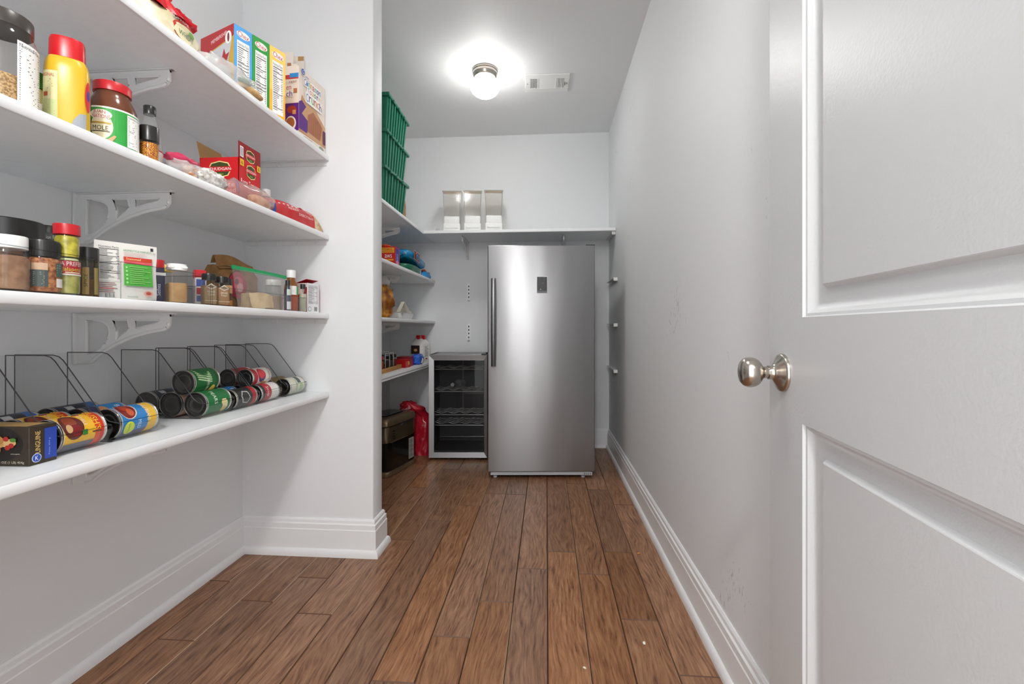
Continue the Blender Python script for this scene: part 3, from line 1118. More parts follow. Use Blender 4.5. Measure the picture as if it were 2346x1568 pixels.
def red_sack():
    t = thing('red_sack', 'shiny red printed sack slumped against the wall beside the cooler', 'bag', (-1.020, 3.700, 0), 0)
    rd = mat('red_glossy_film', (.45, .012, .028), .22, bump=(26, .9))
    b = MB()
    def fn(i, j):
        a = 2 * PI * i
        c, q = math.cos(a), math.sin(a)
        r = (abs(c) ** 3 + abs(q) ** 3) ** (-1 / 3)
        w = .072 - .020 * math.exp(-((j - .70) / .10) ** 2)
        d = .080 - .022 * math.exp(-((j - .70) / .10) ** 2)
        k = 1 - max(0, j - .84) ** 1.0 * 4.6
        bend = max(0, j - .66)
        wr = .011 * noise.noise(Vector((c * 2.2, q * 2.2, j * 9))) + .006 * noise.noise(Vector((c * 5, q * 5, j * 22)))
        return (-.30 * bend + (w + wr) * c * r * k, -.30 * bend + (d + wr) * q * r * k, .001 + .47 * j - .25 * bend * bend)
    b.grid(fn, 44, 40, rd, cu=True)
    b.blob((-.095, -.075, .392), (.070, .060, .050), rd, 4, .30, 11, 30, 18, .9, False)
    b.build('sack', t, smooth=70)
    p = Print(lambda u, v, e: (.060 + e * 3 + .015 * (1 - abs(u - .02) * 12), -.105 + u, v))
    p.ellipse(.030, .285, .016, .014, '#e8dcc8').ellipse(.056, .250, .016, .026, '#2f3320').text('S', .056, .250, .016, .028, '#efe9d8')
    p.poly([(.014, .22), (.026, .235), (.07, .115), (.052, .110)], '#d8d8dc').rect(.014, .20, .026, .238, '#2a3f74').rect(.060, .085, .080, .112, '#1e5a78')
    p.build('sack_print', t)
    p = Print(lambda u, v, e: (-.135 + u, -.142 - e * 3, .392 + v))
    p.text('Kettle', .04, .0, .070, .020, '#f2e8e8', 0, .35)
    p.build('sack_lettering', t)
red_sack()

# ------------------------------------------------------------------ generic containers
def jar(name, label, cat, loc, r, h, lid, contents=None, fill=.8, lid_h=.02, lid_r=None, neck=.9, body=None, shoulder=.86, foot=.0, sq=None, rz=0., ribs=0, group=None, sy=1.):
    """round or square jar: body, lid, contents. sq = half sizes for a square jar"""
    t = thing(name, label, cat, loc, rz, group)
    body = body or M_JAR
    hb = h - lid_h
    prof = [(.94, .0008), (1, .006), (1, hb * shoulder), (neck + (1 - neck) * .35, hb * (shoulder + (1 - shoulder) * .55)), (neck, hb * (shoulder + (1 - shoulder) * .75)), (neck, hb)]
    if sq:
        MB().rlathe(prof, sq[0], sq[1], body).build('body', t, smooth=50)
    else:
        MB().lathe([(k * r, z) for k, z in prof], body, 32, sy=sy).build('body', t, smooth=50)
    if contents:
        q = [(.90, .003), (.955, .008), (.955, max(.02, (hb - .004) * min(fill, shoulder)))]
        if fill > shoulder:
            q.append((neck * .9, hb * fill))
        if sq:
            MB().rlathe(q, sq[0], sq[1], contents).build('contents', t, smooth=50)
        else:
            MB().lathe([(k * r, z) for k, z in q], contents, 28, sy=sy).build('contents', t, smooth=50)
    lr = lid_r or (neck * r + .0015 if not sq else min(sq) * neck + .001)
    lp = [(lr, hb - lid_h * .12), (lr, h - .002), (lr * .97, h), (lr * .6, h + .0004)]
    l = MB()
    l.lathe(lp, lid, 36, sy=sy if not sq else 1.)
    if ribs:
        for i in range(ribs):
            a = 2 * PI * i / ribs
            l.box(-.0006, .0006, -.0008, .0008, hb, h - .003, lid, M=Matrix.Translation((lr * math.cos(a), lr * math.sin(a), 0)) @ Matrix.Rotation(a, 4, 'Z'))
    l.build('lid', t, smooth=40)
    return t

def wrap(t, r, a0, du=.006, sy=1.):
    return Print(cyl_z(r + .0004, a0, 1., sy), du)

def carton(name, label, cat, loc, rz, d, w, h, m, group=None, bev=.0008):
    """carton with local x = outward face at +d/2, y width, z up"""
    t = thing(name, label, cat, loc, rz, group)
    MB().box(-d / 2, d / 2, -w / 2, w / 2, .0008, h, m, bev).build('carton', t)
    return t

LIDK = mat('black_lid_plastic', (.018, .017, .016), .28)
LIDR = mat('red_lid_plastic', (.50, .012, .018), .32)
LIDW = mat('white_lid_plastic', (.80, .80, .78), .38)
GRAIN = two_tone('tan_grains', '#8a6a44', '#c9a878', 260, .8, bump=.4)
COCOA = two_tone('brown_powder', '#8f6a50', '#a98468', 60, .9)
PAPRIKA = two_tone('rust_flakes', '#8a4a26', '#c88a5a', 140, .8, bump=.3)
DARKSP = two_tone('dark_spice', '#3a2416', '#6e4a2c', 200, .8, bump=.3)
CHILI = two_tone('chili_flakes', '#8a2c10', '#d89a30', 420, .7, bump=.4, lo=.45, hi=.55)
PEPPERS = two_tone('pickled_peppers', '#8f8a1c', '#d0c445', 42, .35, bump=.3)
PEPPERS2 = two_tone('pickled_peppers_pale', '#848a34', '#c3c070', 34, .35, bump=.2)
HONEY = mat('brown_syrup', (.19, .060, .022), .15)
TANP = two_tone('tan_powder', '#b08a5c', '#bf9a6c', 60, .9)

# ------------------------------------------------------------------ second front shelf: bottles and jars
Z = S2
t = jar('storage_jar', 'large clear jar of grains with dark lid cut by the left edge of the photo', 'jar', (-1.072, .818, Z), .053, .186, mat('dark_brown_lid', (.05, .042, .036), .3), GRAIN, .38, .024, .046, .86, shoulder=.80)
p = wrap(t, .053, -.24)
p.nutrition(.0, .006, .052, .130, seed=3)
p.lines(.006, .108, .045, .128, 4, '#8a8a88', 2)
p.build('label', t)
t = jar('relish_jar', 'small jar with green lid tucked behind the yellow bottle', 'jar', (-1.105, .905, Z), .020, .122, mat('green_lid', (.03, .15, .02), .4), mat('pale_relish', '#b8b47c', .6), .95, .030, .0195, .92)
p = wrap(t, .020, -1.35)
p.rect(0, .006, .045, .055, '#efeee6').lines(.004, .012, .042, .05, 6, '#333333', 5)
p.build('label', t)

def yellow_bottle():
    t = thing('squeeze_bottle', 'yellow squeeze bottle with tall red cap', 'bottle', (-1.050, .924, S2), math.radians(-50))
    ye = mat('mustard_yellow_plastic', '#dcb02a', .3)
    pr = [(.92, .0008), (1, .010), (1.0, .115), (.985, .135), (.92, .150), (.80, .159), (.76, .160)]
    MB().rlathe(pr, .026, .037, ye, e=2.6, seg=40).build('body', t, smooth=50)
    MB().rlathe([(.79, .1585), (.79, .165), (.775, .196), (.72, .2035), (.55, .2055)], .0275, .0375, mat('red_cap_plastic', '#c4101a', .3), e=2.4, seg=40).build('cap', t, smooth=45)
    f = lambda u, v, e: _sup(u, v, e)
    def _sup(a, v, e):
        # label follows the superellipse section: a is the angle
        c, q = math.cos(a), math.sin(a)
        r = (abs(c) ** 2.6 + abs(q) ** 2.6) ** (-1 / 2.6)
        return ((.026 + e + .0004) * r * c, (.037 + e + .0004) * r * q, v)
    p = Print(f, .15)
    p.rect(-1.30, .008, -.30, .122, '#ded6a0')
    p.text('ORIGINAL', -.80, .112, .75, .007, '#b02020')
    p.lines(-1.2, .080, -.45, .105, 5, '#7c6a40', 1).rect(-1.0, .066, -.72, .075, '#b5562a')
    p.rect(-1.28, .022, -.32, .060, '#c3cb8e').lines(-1.2, .026, -.4, .056, 5, '#5a6a30', 2)
    p.rect(-1.28, .009, -.32, .019, '#9a97a4')
    p.poly([(.25, .008), (.9, .008), (.9, .042), (.6, .040), (.35, .024)], '#9aa0a6')
    p.ellipse(1.05, .082, .22, .034, '#c8242c').ellipse(1.05, .085, .12, .012, '#3a2e8a')
    p.build('label', t)
yellow_bottle()

def sauce_jar():
    t = thing('sauce_jar', 'wide brown sauce jar with red lid and green label', 'jar', (-1.068, 1.046, S2), 0)
    MB().lathe([(.046, .0008), (.050, .006), (.050, .090), (.047, .110), (.040, .128), (.034, .140), (.034, .150)], mat('amber_jar', (.13, .042, .018), .16), 40).build('body', t, smooth=50)
    l = MB().lathe([(.0368, .146), (.0372, .166), (.0355, .1685), (.02, .169)], LIDR, 44)
    l.build('lid', t, smooth=40)
    MB().lathe([(.033, .139), (.0338, .146)], LIDK, 36).build('neck_ring', t)
    p = wrap(t, .050, -1.62)
    p.rect(0, .010, .118, .098, '#f0efe6').rect(0, .0105, .118, .094, '#2f9a3e')
    p.ellipse(.022, .050, .022, .030, '#f0e6c4').ellipse(.020, .078, .022, .012, '#f3ecdc')
    p.text('JUAN', .018, .083, .024, .010, '#b01822', 0, -.06).text('NATIONS', .021, .073, .034, .009, '#c01a22', 0, -.05)
    p.rect(.002, .056, .040, .060, '#b89a3a').text('MOLE', .020, .046, .030, .011, '#2a2a22').rect(.004, .037, .038, .039, '#333333')
    p.poly([(.02, .014), (.034, .02), (.046, .032), (.050, .030), (.04, .012)], '#c8a070').poly([(.0, .012), (.02, .022), (.03, .012)], '#8a5a2a')
    p.nutrition(.070, .012, .108, .090, seed=8)
    p.build('label', t)
sauce_jar()
t = jar('spice_jar', 'short chili flake jar with black lid in front of a clear bottle', 'jar', (-1.033, 1.112, Z), .0205, .095, LIDK, CHILI, .9, .034, .0212, .94, shoulder=.93)
t = thing('vinegar_bottle', 'clear tapering bottle with black cap and striped label', 'bottle', (-1.102, 1.188, Z), 0)
MB().lathe([(.027, .0008), (.029, .006), (.029, .070), (.0265, .100), (.018, .140), (.0125, .158), (.012, .170)], M_GLASS, 32).build('body', t, smooth=60)
MB().lathe([(.0255, .003), (.0270, .008), (.0270, .034), (.0, .034)], clear('pale_vinegar', '#f0e6d4', .05), 28).build('contents', t, smooth=60)
MB().lathe([(.0142, .166), (.0145, .187), (.013, .189), (.0, .189)], LIDK, 28).build('cap', t, smooth=40)
p = wrap(t, .029, -1.3)
p.rect(0, .010, .075, .066, '#f2f1ee').rect(0, .0625, .075, .066, '#c02028').lines(.03, .014, .072, .058, 9, '#3a3a3a', 4)
p.build('label', t)

# wrapped bags and boxes on the second shelf
t = thing('plastic_bag', 'clear plastic bag bunched along the shelf edge in front of the red tomato box', 'bag', (-1.040, 1.325, Z), 0)
pinkf = mat('pink_film', '#c8385c', .3, bump=(60, .6))
MB().blob((-.004, -.065, .028), (.034, .075, .028), M_MILKY, 11, .22, 11, 34, 18, .8).build('bag', t, smooth=70)
MB().blob((-.006, -.090, .052), (.024, .054, .016), pinkf, 5, .30, 12, 26, 14, .9, False).build('pink_end', t, smooth=70)
MB().blob((.022, -.012, .026), (.022, .060, .024), two_tone('crumpled_white_film', '#b8b0a8', '#f0ecea', 55, .25, bump=.8), 2, .3, 12, 30, 16, .8).build('crumpled_wrap', t, smooth=60)
MB().blob((.012, -.085, .022), (.018, .020, .020), two_tone('toffee_swirl', '#a4552a', '#e8cbb0', 70, .5), 3, .2, 8, 18, 10).build('contents', t, smooth=60)
t = thing('plastic_bag', 'clear pinkish bag of buns lying against the red tomato box', 'bag', (-1.016, 1.492, Z), 0)
MB().blob((.000, -.005, .030), (.024, .125, .031), clear('pinkish_bag_film', '#f6dcd6', .14, 1.5, .22), 9, .22, 10, 40, 16, .75).build('bag', t, smooth=70)
MB().blob((.0, .050, .020), (.018, .055, .020), two_tone('bun_crust', '#c89c70', '#e8d2ac', 30, .7), 6, .12, 6, 20, 12).build('contents', t, smooth=60)
MB().tube([(.018, -.085, .015), (.020, -.09, .035), (.012, -.094, .055)], .003, mat('bag_clip', '#8a6a80', .4), 8).build('bag_tie', t)

def tomato_box():
    d, w, h = .140, .118, .155
    t = thing('carton', 'open red tomato carton with raised flaps on the second shelf', 'box', (-1.112, 1.530, S2), 0)
    rd = mat('red_carton', '#c8141c', .45)
    b = MB()
    b.box(d / 2 - .0015, d / 2, -w / 2, w / 2, .0008, h, rd).box(-d / 2, -d / 2 + .0015, -w / 2, w / 2, .0008, h, rd)
    b.box(-d / 2, d / 2, -w / 2, -w / 2 + .0015, .0008, h, rd).box(-d / 2, d / 2, w / 2 - .0015, w / 2, .0008, h, rd).box(-d / 2, d / 2, -w / 2, w / 2, .0008, .003, rd)
    b.build('carton', t)
    MB().box(d / 2 - .0015, d / 2, -w / 2, w / 2, h, h + .056, mat('dark_red_carton', '#8e1016', .5)).build('front_flap', t)
    MB().add([(-d / 2, -w / 2, h), (-d / 2, w / 2, h), (-d / 2 - .012, w / 2, h + .058), (-d / 2 - .012, -w / 2, h + .058), (-d / 2 + .0015, -w / 2, h), (-d / 2 + .0015, w / 2, h), (-d / 2 - .0105, w / 2, h + .058), (-d / 2 - .0105, -w / 2, h + .058)],
             [(0, 1, 2, 3), (4, 5, 6, 7), (0, 1, 5, 4), (1, 2, 6, 5), (2, 3, 7, 6), (3, 0, 4, 7)], M_KRAFT2).build('back_flap', t)
    def logo(p, u, v, w_, h_):
        p.poly([(u - w_ * .5, v), (u - w_ * .36, v + h_ * .38), (u, v + h_ * .5), (u + w_ * .36, v + h_ * .38), (u + w_ * .5, v), (u + w_ * .36, v - h_ * .38), (u, v - h_ * .5), (u - w_ * .36, v - h_ * .38)], '#e8d890')
        p.poly([(u - w_ * .46, v), (u - w_ * .33, v + h_ * .33), (u, v + h_ * .44), (u + w_ * .33, v + h_ * .33), (u + w_ * .46, v), (u + w_ * .33, v - h_ * .33), (u, v - h_ * .44), (u - w_ * .33, v - h_ * .33)], '#3c4418')
        p.rect(u - w_ * .48, v - h_ * .14, u + w_ * .48, v + h_ * .16, '#c8141c')
        p.text('JEHUDGAN', u, v, w_ * .92, h_ * .22, '#fbf4ee')
        p.ellipse(u, v - h_ * .30, w_ * .18, h_ * .07, '#6d8a24')
    p = Print(face_ny(-w / 2, -d / 2))
    logo(p, .072, .114, .086, .058)
    p.text('Petite', .090, .062, .075, .016, '#f6e9e6').text('Diced', .100, .042, .06, .015, '#f6e9e6')
    p.build('side_print', t)
    p = Print(face_x(d / 2, -w / 2))
    logo(p, .062, .176, .052, .044)
    logo(p, .064, .122, .056, .050)
    p.rect(.004, .160, .022, .196, '#f2f0ee').bars([(.006, .164 + i * .0042, .020, .166 + i * .0042) for i in range(7)], '#3a4a7a')
    p.rect(.004, .130, .024, .152, '#e8b81c').text('6', .014, .141, .008, .014, '#3a2a10').rect(.094, .136, .114, .158, '#e8b81c').text('6', .104, .147, .008, .014, '#3a2a10')
    p.text('Roma Tomatoes', .060, .078, .105, .016, '#fbf2ee').text('in tomato juice', .070, .060, .08, .008, '#f6dcd8').text('petite diced', .075, .048, .06, .007, '#f6dcd8')
    p.build('front_print', t)
tomato_box()
t = jar('medicine_bottle', 'tiny dark bottle with white cap behind the red pasta bag', 'bottle', (-1.165, 1.815, Z), .0195, .150, LIDW, None, lid_h=.026, lid_r=.0165, neck=.78, body=mat('dark_brown_glass', (.02, .010, .007), .12))
p = wrap(t, .0195, -1.0)
p.rect(0, .03, .028, .085, '#cfc4b0')
p.build('label', t)
def pasta_bag():
    t = thing('pasta_bag', 'red printed bag of pasta lying at the partition end of the second shelf', 'bag', (-1.062, 1.800, S2), math.radians(-6))
    rd = mat('red_bag_film', '#c0181f', .28, bump=(30, .3))
    W2, L2 = .054, .185
    def top(u, v):
        a = PI * (1 - u)
        c, q = math.cos(a), max(0., math.sin(a))
        k = 1 - .20 * abs(2 * v - 1) ** 3
        w = 1 + .05 * noise.noise(Vector((u * 5, v * 9, 2)))
        return (W2 * math.copysign(abs(c) ** .6, c) * w, -L2 + 2 * L2 * v, max(.002, .078 * q ** .6 * k * w))
    b = MB().grid(lambda u, v: top(u, v * .78), 20, 26, rd)
    b.grid(lambda u, v: (-W2 + 2 * W2 * u, -L2 + 2 * L2 * v * .78, .001), 2, 2, rd)
    b.build('bag', t, smooth=60)
    e = MB().grid(lambda u, v: (lambda q: (q[0] * (1 - .25 * v), q[1], max(.002, q[2] * (1 - .55 * v * v) + .004 * noise.noise(Vector((u * 14, v * 7, 5))))))(top(u, .78 + v * .22)), 24, 10, two_tone('wheat_window_film', '#b98d58', '#e6cfa2', 34, .3, bump=.5))
    e.build('clear_end', t, smooth=60)
    # print on the crest of the bag, facing out
    p = Print(lambda u, v, e_: (lambda q: (q[0] + e_ * 4 + .0004, q[1], q[2] + e_ * 4 + .0004))(top(v, u)), .04, .03)
    p.rect(.0, .84, .12, .985, '#24409a')
    for i in range(11):
        p.rect(.03 + i * .066, .80, .03 + i * .066 + .030, .825, '#f3d9d4')
    p.text('FARMDIRT', .66, .865, .16, -.026, '#f6e2dc').text('WIDREW', .36, .905, .17, -.036, '#f6e2dc').text('DISECTTRAY', .58, .955, .26, -.030, '#f6e2dc')
    p.ellipse(.66, .91, .030, .022, '#d85a50').ellipse(.47, .87, .03, .022, '#a81018')
    p.build('bag_print', t)
pasta_bag()

# ------------------------------------------------------------------ third front shelf: clear bins of spices
Z = S3
def tray(label, x0, x1, y0, y1, z, h):
    t = thing('clear_organizer', label, 'organizer', ((x0 + x1) / 2, (y0 + y1) / 2, z + .0006), 0, 'clear organizers on the spice shelf')
    hx, hy, th = (x1 - x0) / 2, (y1 - y0) / 2, .0018
    MB().box(-hx, hx, -hy, hy, 0, th, M_ACRYL).build('bottom_panel', t)
    MB().box(hx - th, hx, -hy, hy, th, h, M_ACRYL).build('front_panel', t)
    MB().box(-hx, -hx + th, -hy, hy, th, h, M_ACRYL).build('back_panel', t)
    for y in (-hy, hy - th):
        MB().box(-hx + th, hx - th, y, y + th, th, h, M_ACRYL).build('side_panel', t)
    MB().tube([(hx, -hy, h), (hx, hy, h), (-hx, hy, h), (-hx, -hy, h)], .0011, M_ACRYL_EDGE2, 5, True).build('rim', t)
    for y in (-hy, hy):
        MB().tube([(hx, y, 0), (hx, y, h)], .0010, M_ACRYL_EDGE2, 5).build('corner_edge', t)
    return t
tray('clear acrylic bin around the white-lidded and rust-coloured jars', -1.118, -1.006, .765, .942, Z, .086)
tray('clear acrylic bin around the seasoning pouch and tan tub', -1.160, -1.006, 1.006, 1.296, Z, .088)
tray('clear acrylic bin around the small black-lidded spice bottles and zip bag', -1.142, -1.006, 1.304, 1.838, Z, .058)
SZ = Z + .003
t = jar('spice_jar', 'white-lidded jar of light brown powder at the left end of the spice shelf', 'jar', (-1.042, .806, SZ), .031, .106, LIDW, COCOA, .80, .022, .0285, .88, shoulder=.78)
t = jar('spice_jar', 'jar of rust-coloured seasoning with black lid and dark label', 'jar', (-1.041, .867, SZ), .0285, .108, LIDK, PAPRIKA, .92, .030, .0270, .92, shoulder=.9, ribs=40)
p = wrap(t, .0285, -1.45)
p.rect(.004, .012, .030, .060, '#4a5450').rect(.005, .046, .0295, .060, '#d8b494').lines(.008, .016, .028, .043, 7, '#8e9a92', 3)
p.rect(.043, .034, .060, .062, '#47605a').lines(.044, .040, .058, .060, 4, '#8ab0a0', 2).rect(.043, .012, .060, .030, '#e8e4de')
p.build('label', t)
t = jar('storage_jar', 'large jar with wide black lid behind the white-lidded jar', 'jar', (-1.195, .920, Z + .0005), .062, .168, LIDK, mat('dark_granola', '#6a4c3a', .7), .9, .036, .0630, .95, shoulder=.9)
t = jar('seasoning_bottle', 'square black seasoning shaker with white printed facts, behind the red-lidded jar', 'bottle', (-1.230, 1.040, Z + .0005), .03, .182, LIDK, None, lid_h=.016, body=mat('black_label_bottle', (.02, .02, .02), .35), sq=(.026, .026), neck=.96, shoulder=.95, rz=math.radians(-45))
p = Print(face_x(.0262, -.024, 0))
p.text('Nutrition Facts', .024, .153, .044, .009, '#e8e8e8').lines(.002, .085, .046, .146, 10, '#d8d8d8', 5)
p.build('label', t)
t = jar('pepper_jar', 'lower jar of pickled peppers with red label, under the red-lidded jar', 'jar', (-1.038, .912, SZ + .0), .0218, .078, mat('clear_lid_stack', '#c8cf9a', .3), PEPPERS2, .9, .004, .019, .95, shoulder=.95)
p = wrap(t, .0218, -1.45)
p.rect(.0, .042, .055, .072, '#b0242c').rect(0, .041, .055, .0445, '#e4d8c8').text('LA PREFER', .024, .066, .042, .009, '#f2e6e2').text('Jalapeno', .026, .053, .034, .011, '#d8c83a').rect(.014, .046, .040, .048, '#e8e0c0')
p.build('label', t)
t = jar('pepper_jar', 'red-lidded jar of yellow pickled peppers stacked on top of another jar', 'jar', (-1.038, .912, SZ + .0786), .0208, .073, LIDR, PEPPERS, .9, .020, .0222, .92, shoulder=.85, ribs=0)
t = jar('spice_jar', 'dark jar with glossy black lid between the peppers and the white pouch', 'jar', (-1.066, .983, Z + .0006), .0200, .117, LIDK, TANP, .5, .026, .0205, .95, body=clear('smoked_jar', '#b0aa9c', .1), shoulder=.92)
p = wrap(t, .0200, -1.5)
p.rect(.006, .008, .018, .070, '#a88a4a').text('SPICE', .012, .04, .03, .006, '#3a2c14', 1).rect(.026, .008, .036, .070, '#8d7a48')
p.build('label', t)

def pouch():
    W, H = .126, .128
    t = thing('seasoning_pouch', 'white stand-up pouch with green and red panels and nutrition facts', 'pouch', (-1.062, 1.078, SZ), math.radians(-27))
    wh = mat('white_pouch_film', '#dddad4', .35, bump=(40, .15))
    H = .142
    def fn(u, v):
        bulge = .016 * math.sin(PI * u) ** .7 * (1 - v) ** .8 + .001
        return (bulge, -W / 2 + W * u + .002 * math.sin(v * 9) * (u - .5), .0008 + H * v)
    b = MB().grid(fn, 18, 16, wh).grid(lambda u, v: (lambda q: (-q[0], q[1], q[2]))(fn(u, v)), 18, 16, wh)
    b.grid(lambda u, v: (fn(u, 0)[0] * (2 * v - 1), fn(u, 0)[1], .0009), 18, 2, wh)
    b.build('pouch', t, smooth=60)
    p = Print(lambda u, v, e: (lambda q: (q[0] + e * 3 + .0005, q[1], q[2]))(fn(u, v)), .06, .08)
    p.nutrition(.04, .30, .38, .94, '#dddad4', '#3a3a38', 4)
    p.lines(.05, .10, .36, .29, 6, '#8a5a54', 7).lines(.05, .16, .36, .20, 1, '#b83a34', 3)
    p.text('HOMESTYLE HARVEST', .66, .87, .46, .035, '#2f8a3c').lines(.43, .77, .89, .84, 3, '#c8a8a4', 3)
    p.rect(.42, .685, .90, .755, '#c23a24').text('Seasoned', .58, .72, .24, .04, '#f0d8a0').rect(.42, .635, .90, .682, '#d0545a')
    p.rect(.41, .24, .90, .625, '#4fae3c')
    for i in range(5):
        p.ellipse(.455, .565 - i * .068, .018, .020, '#9fd88c')
    p.lines(.50, .27, .86, .60, 9, '#85c86a', 8)
    p.bars([(.12 + i * .018, .02, .12 + i * .018 + (.006 if i % 3 else .011), .09) for i in range(8)], '#444444')
    p.text('mccormick', .53, .045, .17, .03, '#2f7a4a').ellipse(.80, .11, .085, .055, '#d8a898').ellipse(.80, .115, .05, .03, '#b04a3c')
    p.rect(.85, .89, .90, .95, '#23262a')
    p.build('pouch_print', t)
pouch()
t = jar('spice_tin', 'navy-labelled spice bottle with red lid beside the white pouch', 'bottle', (-1.082, 1.190, SZ), .018, .118, LIDR, None, lid_h=.022, body=mat('navy_label_bottle', '#34344e', .35), sq=(.017, .017), neck=.92, shoulder=.86, rz=math.radians(-40))
p = Print(face_x(.0172, -.017, 0))
p.rect(.0, .074, .034, .082, '#e8e6e2').text('Sethes', .018, .034, .032, .009, '#dcdce6', 1)
p.build('label', t)
t = jar('powder_tub', 'clear tub of tan powder with white lid', 'tub', (-1.068, 1.242, SZ), .026, .113, LIDW, TANP, .62, .016, sq=(.024, .024), neck=.96, shoulder=.93, rz=math.radians(-40))
MB().box(-.0235, .0235, -.0235, .0235, .0985, .107, LIDW, .003).build('lid_skirt', t)
t = jar('powder_tub', 'narrow clear tub of yellow powder with yellow lid', 'tub', (-1.130, 1.274, SZ), .019, .116, mat('yellow_lid', '#dcb82e', .4), mat('yellow_powder', '#cda04c', .9), .62, .018, .0175, .94)
t = jar('spice_tin', 'tall spice tin with red flip lid and red and blue print', 'tin', (-1.098, 1.365, SZ), .019, .112, LIDR, None, lid_h=.024, body=mat('mottled_tin', '#c8b8b4', .4), sq=(.019, .015), neck=1.0, shoulder=.96, rz=math.radians(-40))
MB().box(-.019, .019, -.015, .015, .089, .1115, LIDR, .002).build('flip_lid', t)
p = Print(face_x(.0192, -.015, 0))
p.rect(.0, .005, .030, .085, '#d8d4d0').rect(.003, .06, .027, .082, '#4456a0').rect(.004, .035, .026, .055, '#b8343c').rect(.004, .012, .026, .030, '#6a76b0')
p.build('label', t)
for y, sp, lb, w in ((1.332, 'Cumin', 'left', '#a48a6a'), (1.388, 'Sage', 'right', '#a8815a')):
    t = jar('spice_jar', 'clear square spice bottle with round black cap, %s of the pair in front' % lb, 'jar', (-1.040, y, SZ), .02, .096 if lb == 'left' else .093, LIDK, mat('ground_spice_' + lb, w, .9), .80, .018, .0185, sq=(.0195, .0195), neck=.92, shoulder=.86, rz=math.radians(-36), ribs=36, group='pair of square spice bottles')
    p = Print(face_x(.0197, -.0195, 0))
    p.poly([(.006, .055), (.020, .066), (.034, .055), (.020, .047)], '#d8d2c4').poly([(.009, .055), (.020, .063), (.031, .055), (.020, .050)], '#8a7458')
    p.text('POWER' if lb == 'left' else 'GROUND', .020, .040, .020, .006, '#e8e2d4').text(sp, .020, .032, .018, .006, '#e8e2d4').rect(.004, .012, .036, .0135, '#e0d8c8')
    p.build('label', t)
t = jar('spice_jar', 'slim dark spice jar with black lid and orange label behind the paired bottles', 'jar', (-1.075, 1.455, SZ), .0175, .094, LIDK, DARKSP, .8, .022, .0178, .95)
p = wrap(t, .0175, -1.3)
p.rect(0, .004, .04, .022, '#c07a2c').rect(.0, .045, .04, .072, '#c89a6a')
p.build('label', t)
def paper_bag():
    t = thing('paper_bag', 'brown paper bag with rolled top and round red print, behind the zip bag', 'bag', (-1.262, 1.735, Z), math.radians(-12))
    hx, hy = .060, .090
    b = MB()
    sec = [(-hx, -hy), (-hx, hy), (hx, hy), (hx, -hy)]
    def fn(i, j):
        a = 2 * PI * i
        c, q = math.cos(a), math.sin(a)
        r = (abs(c) ** 6 + abs(q) ** 6) ** (-1 / 6)
        k = 1 - .55 * max(0, j - .78) / .22
        w = .003 * noise.noise(Vector((c * 3, q * 3, j * 7)))
        return (hx * r * c * k + w, hy * r * q * (1 - .04 * j) + w, .0008 + .175 * j)
    b.grid(fn, 36, 18, M_KRAFT, cu=True)
    b.grid(lambda u, v: (-hx + 2 * hx * u, -hy + 2 * hy * v, .001), 2, 2, M_KRAFT)
    b.build('bag', t, smooth=40)
    f = MB().grid(lambda u, v: (.030 + .012 * math.sin(u * PI) - .03 * v, -.089 + .178 * u, .168 + .044 * math.sin(v * PI * .9) + .010 * math.sin(u * 5) - .012 * u), 20, 10, M_KRAFT)
    f.grid(lambda u, v: (.031 + .016 * v, -.089 + .178 * u, .168 + .010 * math.sin(u * 5) - .012 * u - .010 * v), 20, 3, M_KRAFT)
    f.build('rolled_top', t, smooth=50)
    p = Print(face_x(.0618, -.088, 0))
    p.ellipse(.062, .100, .044, .056, '#3a2a1a', 28).ellipse(.064, .100, .042, .054, '#b01c3a', 28).ellipse(.066, .104, .022, .03, '#d84a60').ellipse(.074, .092, .014, .018, '#e8a0a4').ellipse(.058, .114, .010, .012, '#7a0c22')
    p.rect(.008, .075, .038, .118, '#c89a64').ellipse(.034, .030, .030, .028, '#5a3a1c', 24).ellipse(.034, .030, .022, .020, '#8a6238', 24)
    p.build('bag_print', t)
paper_bag()
def zip_bag():
    t = thing('zip_bag', 'clear zip-top bag with green seal, holding tan flour', 'bag', (-1.075, 1.642, SZ), math.radians(-10))
    W, H = .262, .142
    def fn(u, v):
        j = noise.noise(Vector((u * 7, v * 7, 1.5)))
        wd = W * (.80 + .20 * v)
        b = .034 * math.sin(PI * u) ** .6 * max(0., 1 - v) ** .7 + .0012 + .006 * max(0, j) * (1 - v)
        return (b, -wd / 2 + wd * u, .001 + H * v - .010 * (u - .3) * v + .004 * j * (1 - v))
    b = MB().grid(fn, 30, 22, M_BAG).grid(lambda u, v: (lambda q: (-q[0], q[1], q[2]))(fn(u, v)), 30, 22, M_BAG)
    b.build('film', t, smooth=60)
    MB().grid(lambda u, v: (lambda q: (q[0] * .92, q[1], q[2]))(fn(.18 + .46 * u, .02 + .36 * v + .05 * math.sin(u * PI) * v)), 16, 8, two_tone('flour_tan', '#c2a57c', '#d8c098', 25, .95)).grid(lambda u, v: (lambda q: (-q[0] * .92, q[1], q[2]))(fn(.18 + .46 * u, .02 + .36 * v + .05 * math.sin(u * PI) * v)), 16, 8, two_tone('flour_tan', '', '')).build('contents', t, smooth=60)
    z = MB()
    for sx in (-1, 1):
        z.grid(lambda u, v: (sx * (fn(u, .985)[0] + .0012), fn(u, .985)[1], fn(u, .94)[2] + .013 * v), 20, 2, mat('green_zip', '#1f9a5c', .3))
    z.build('green_seal', t, smooth=0)
zip_bag()
t = jar('storage_jar', 'clear jar with white lid half hidden by the zip bag', 'jar', (-1.104, 1.768, SZ), .030, .124, LIDW, mat('oat_tan', '#a88a6c', .9), .6, .020, .029, .92)
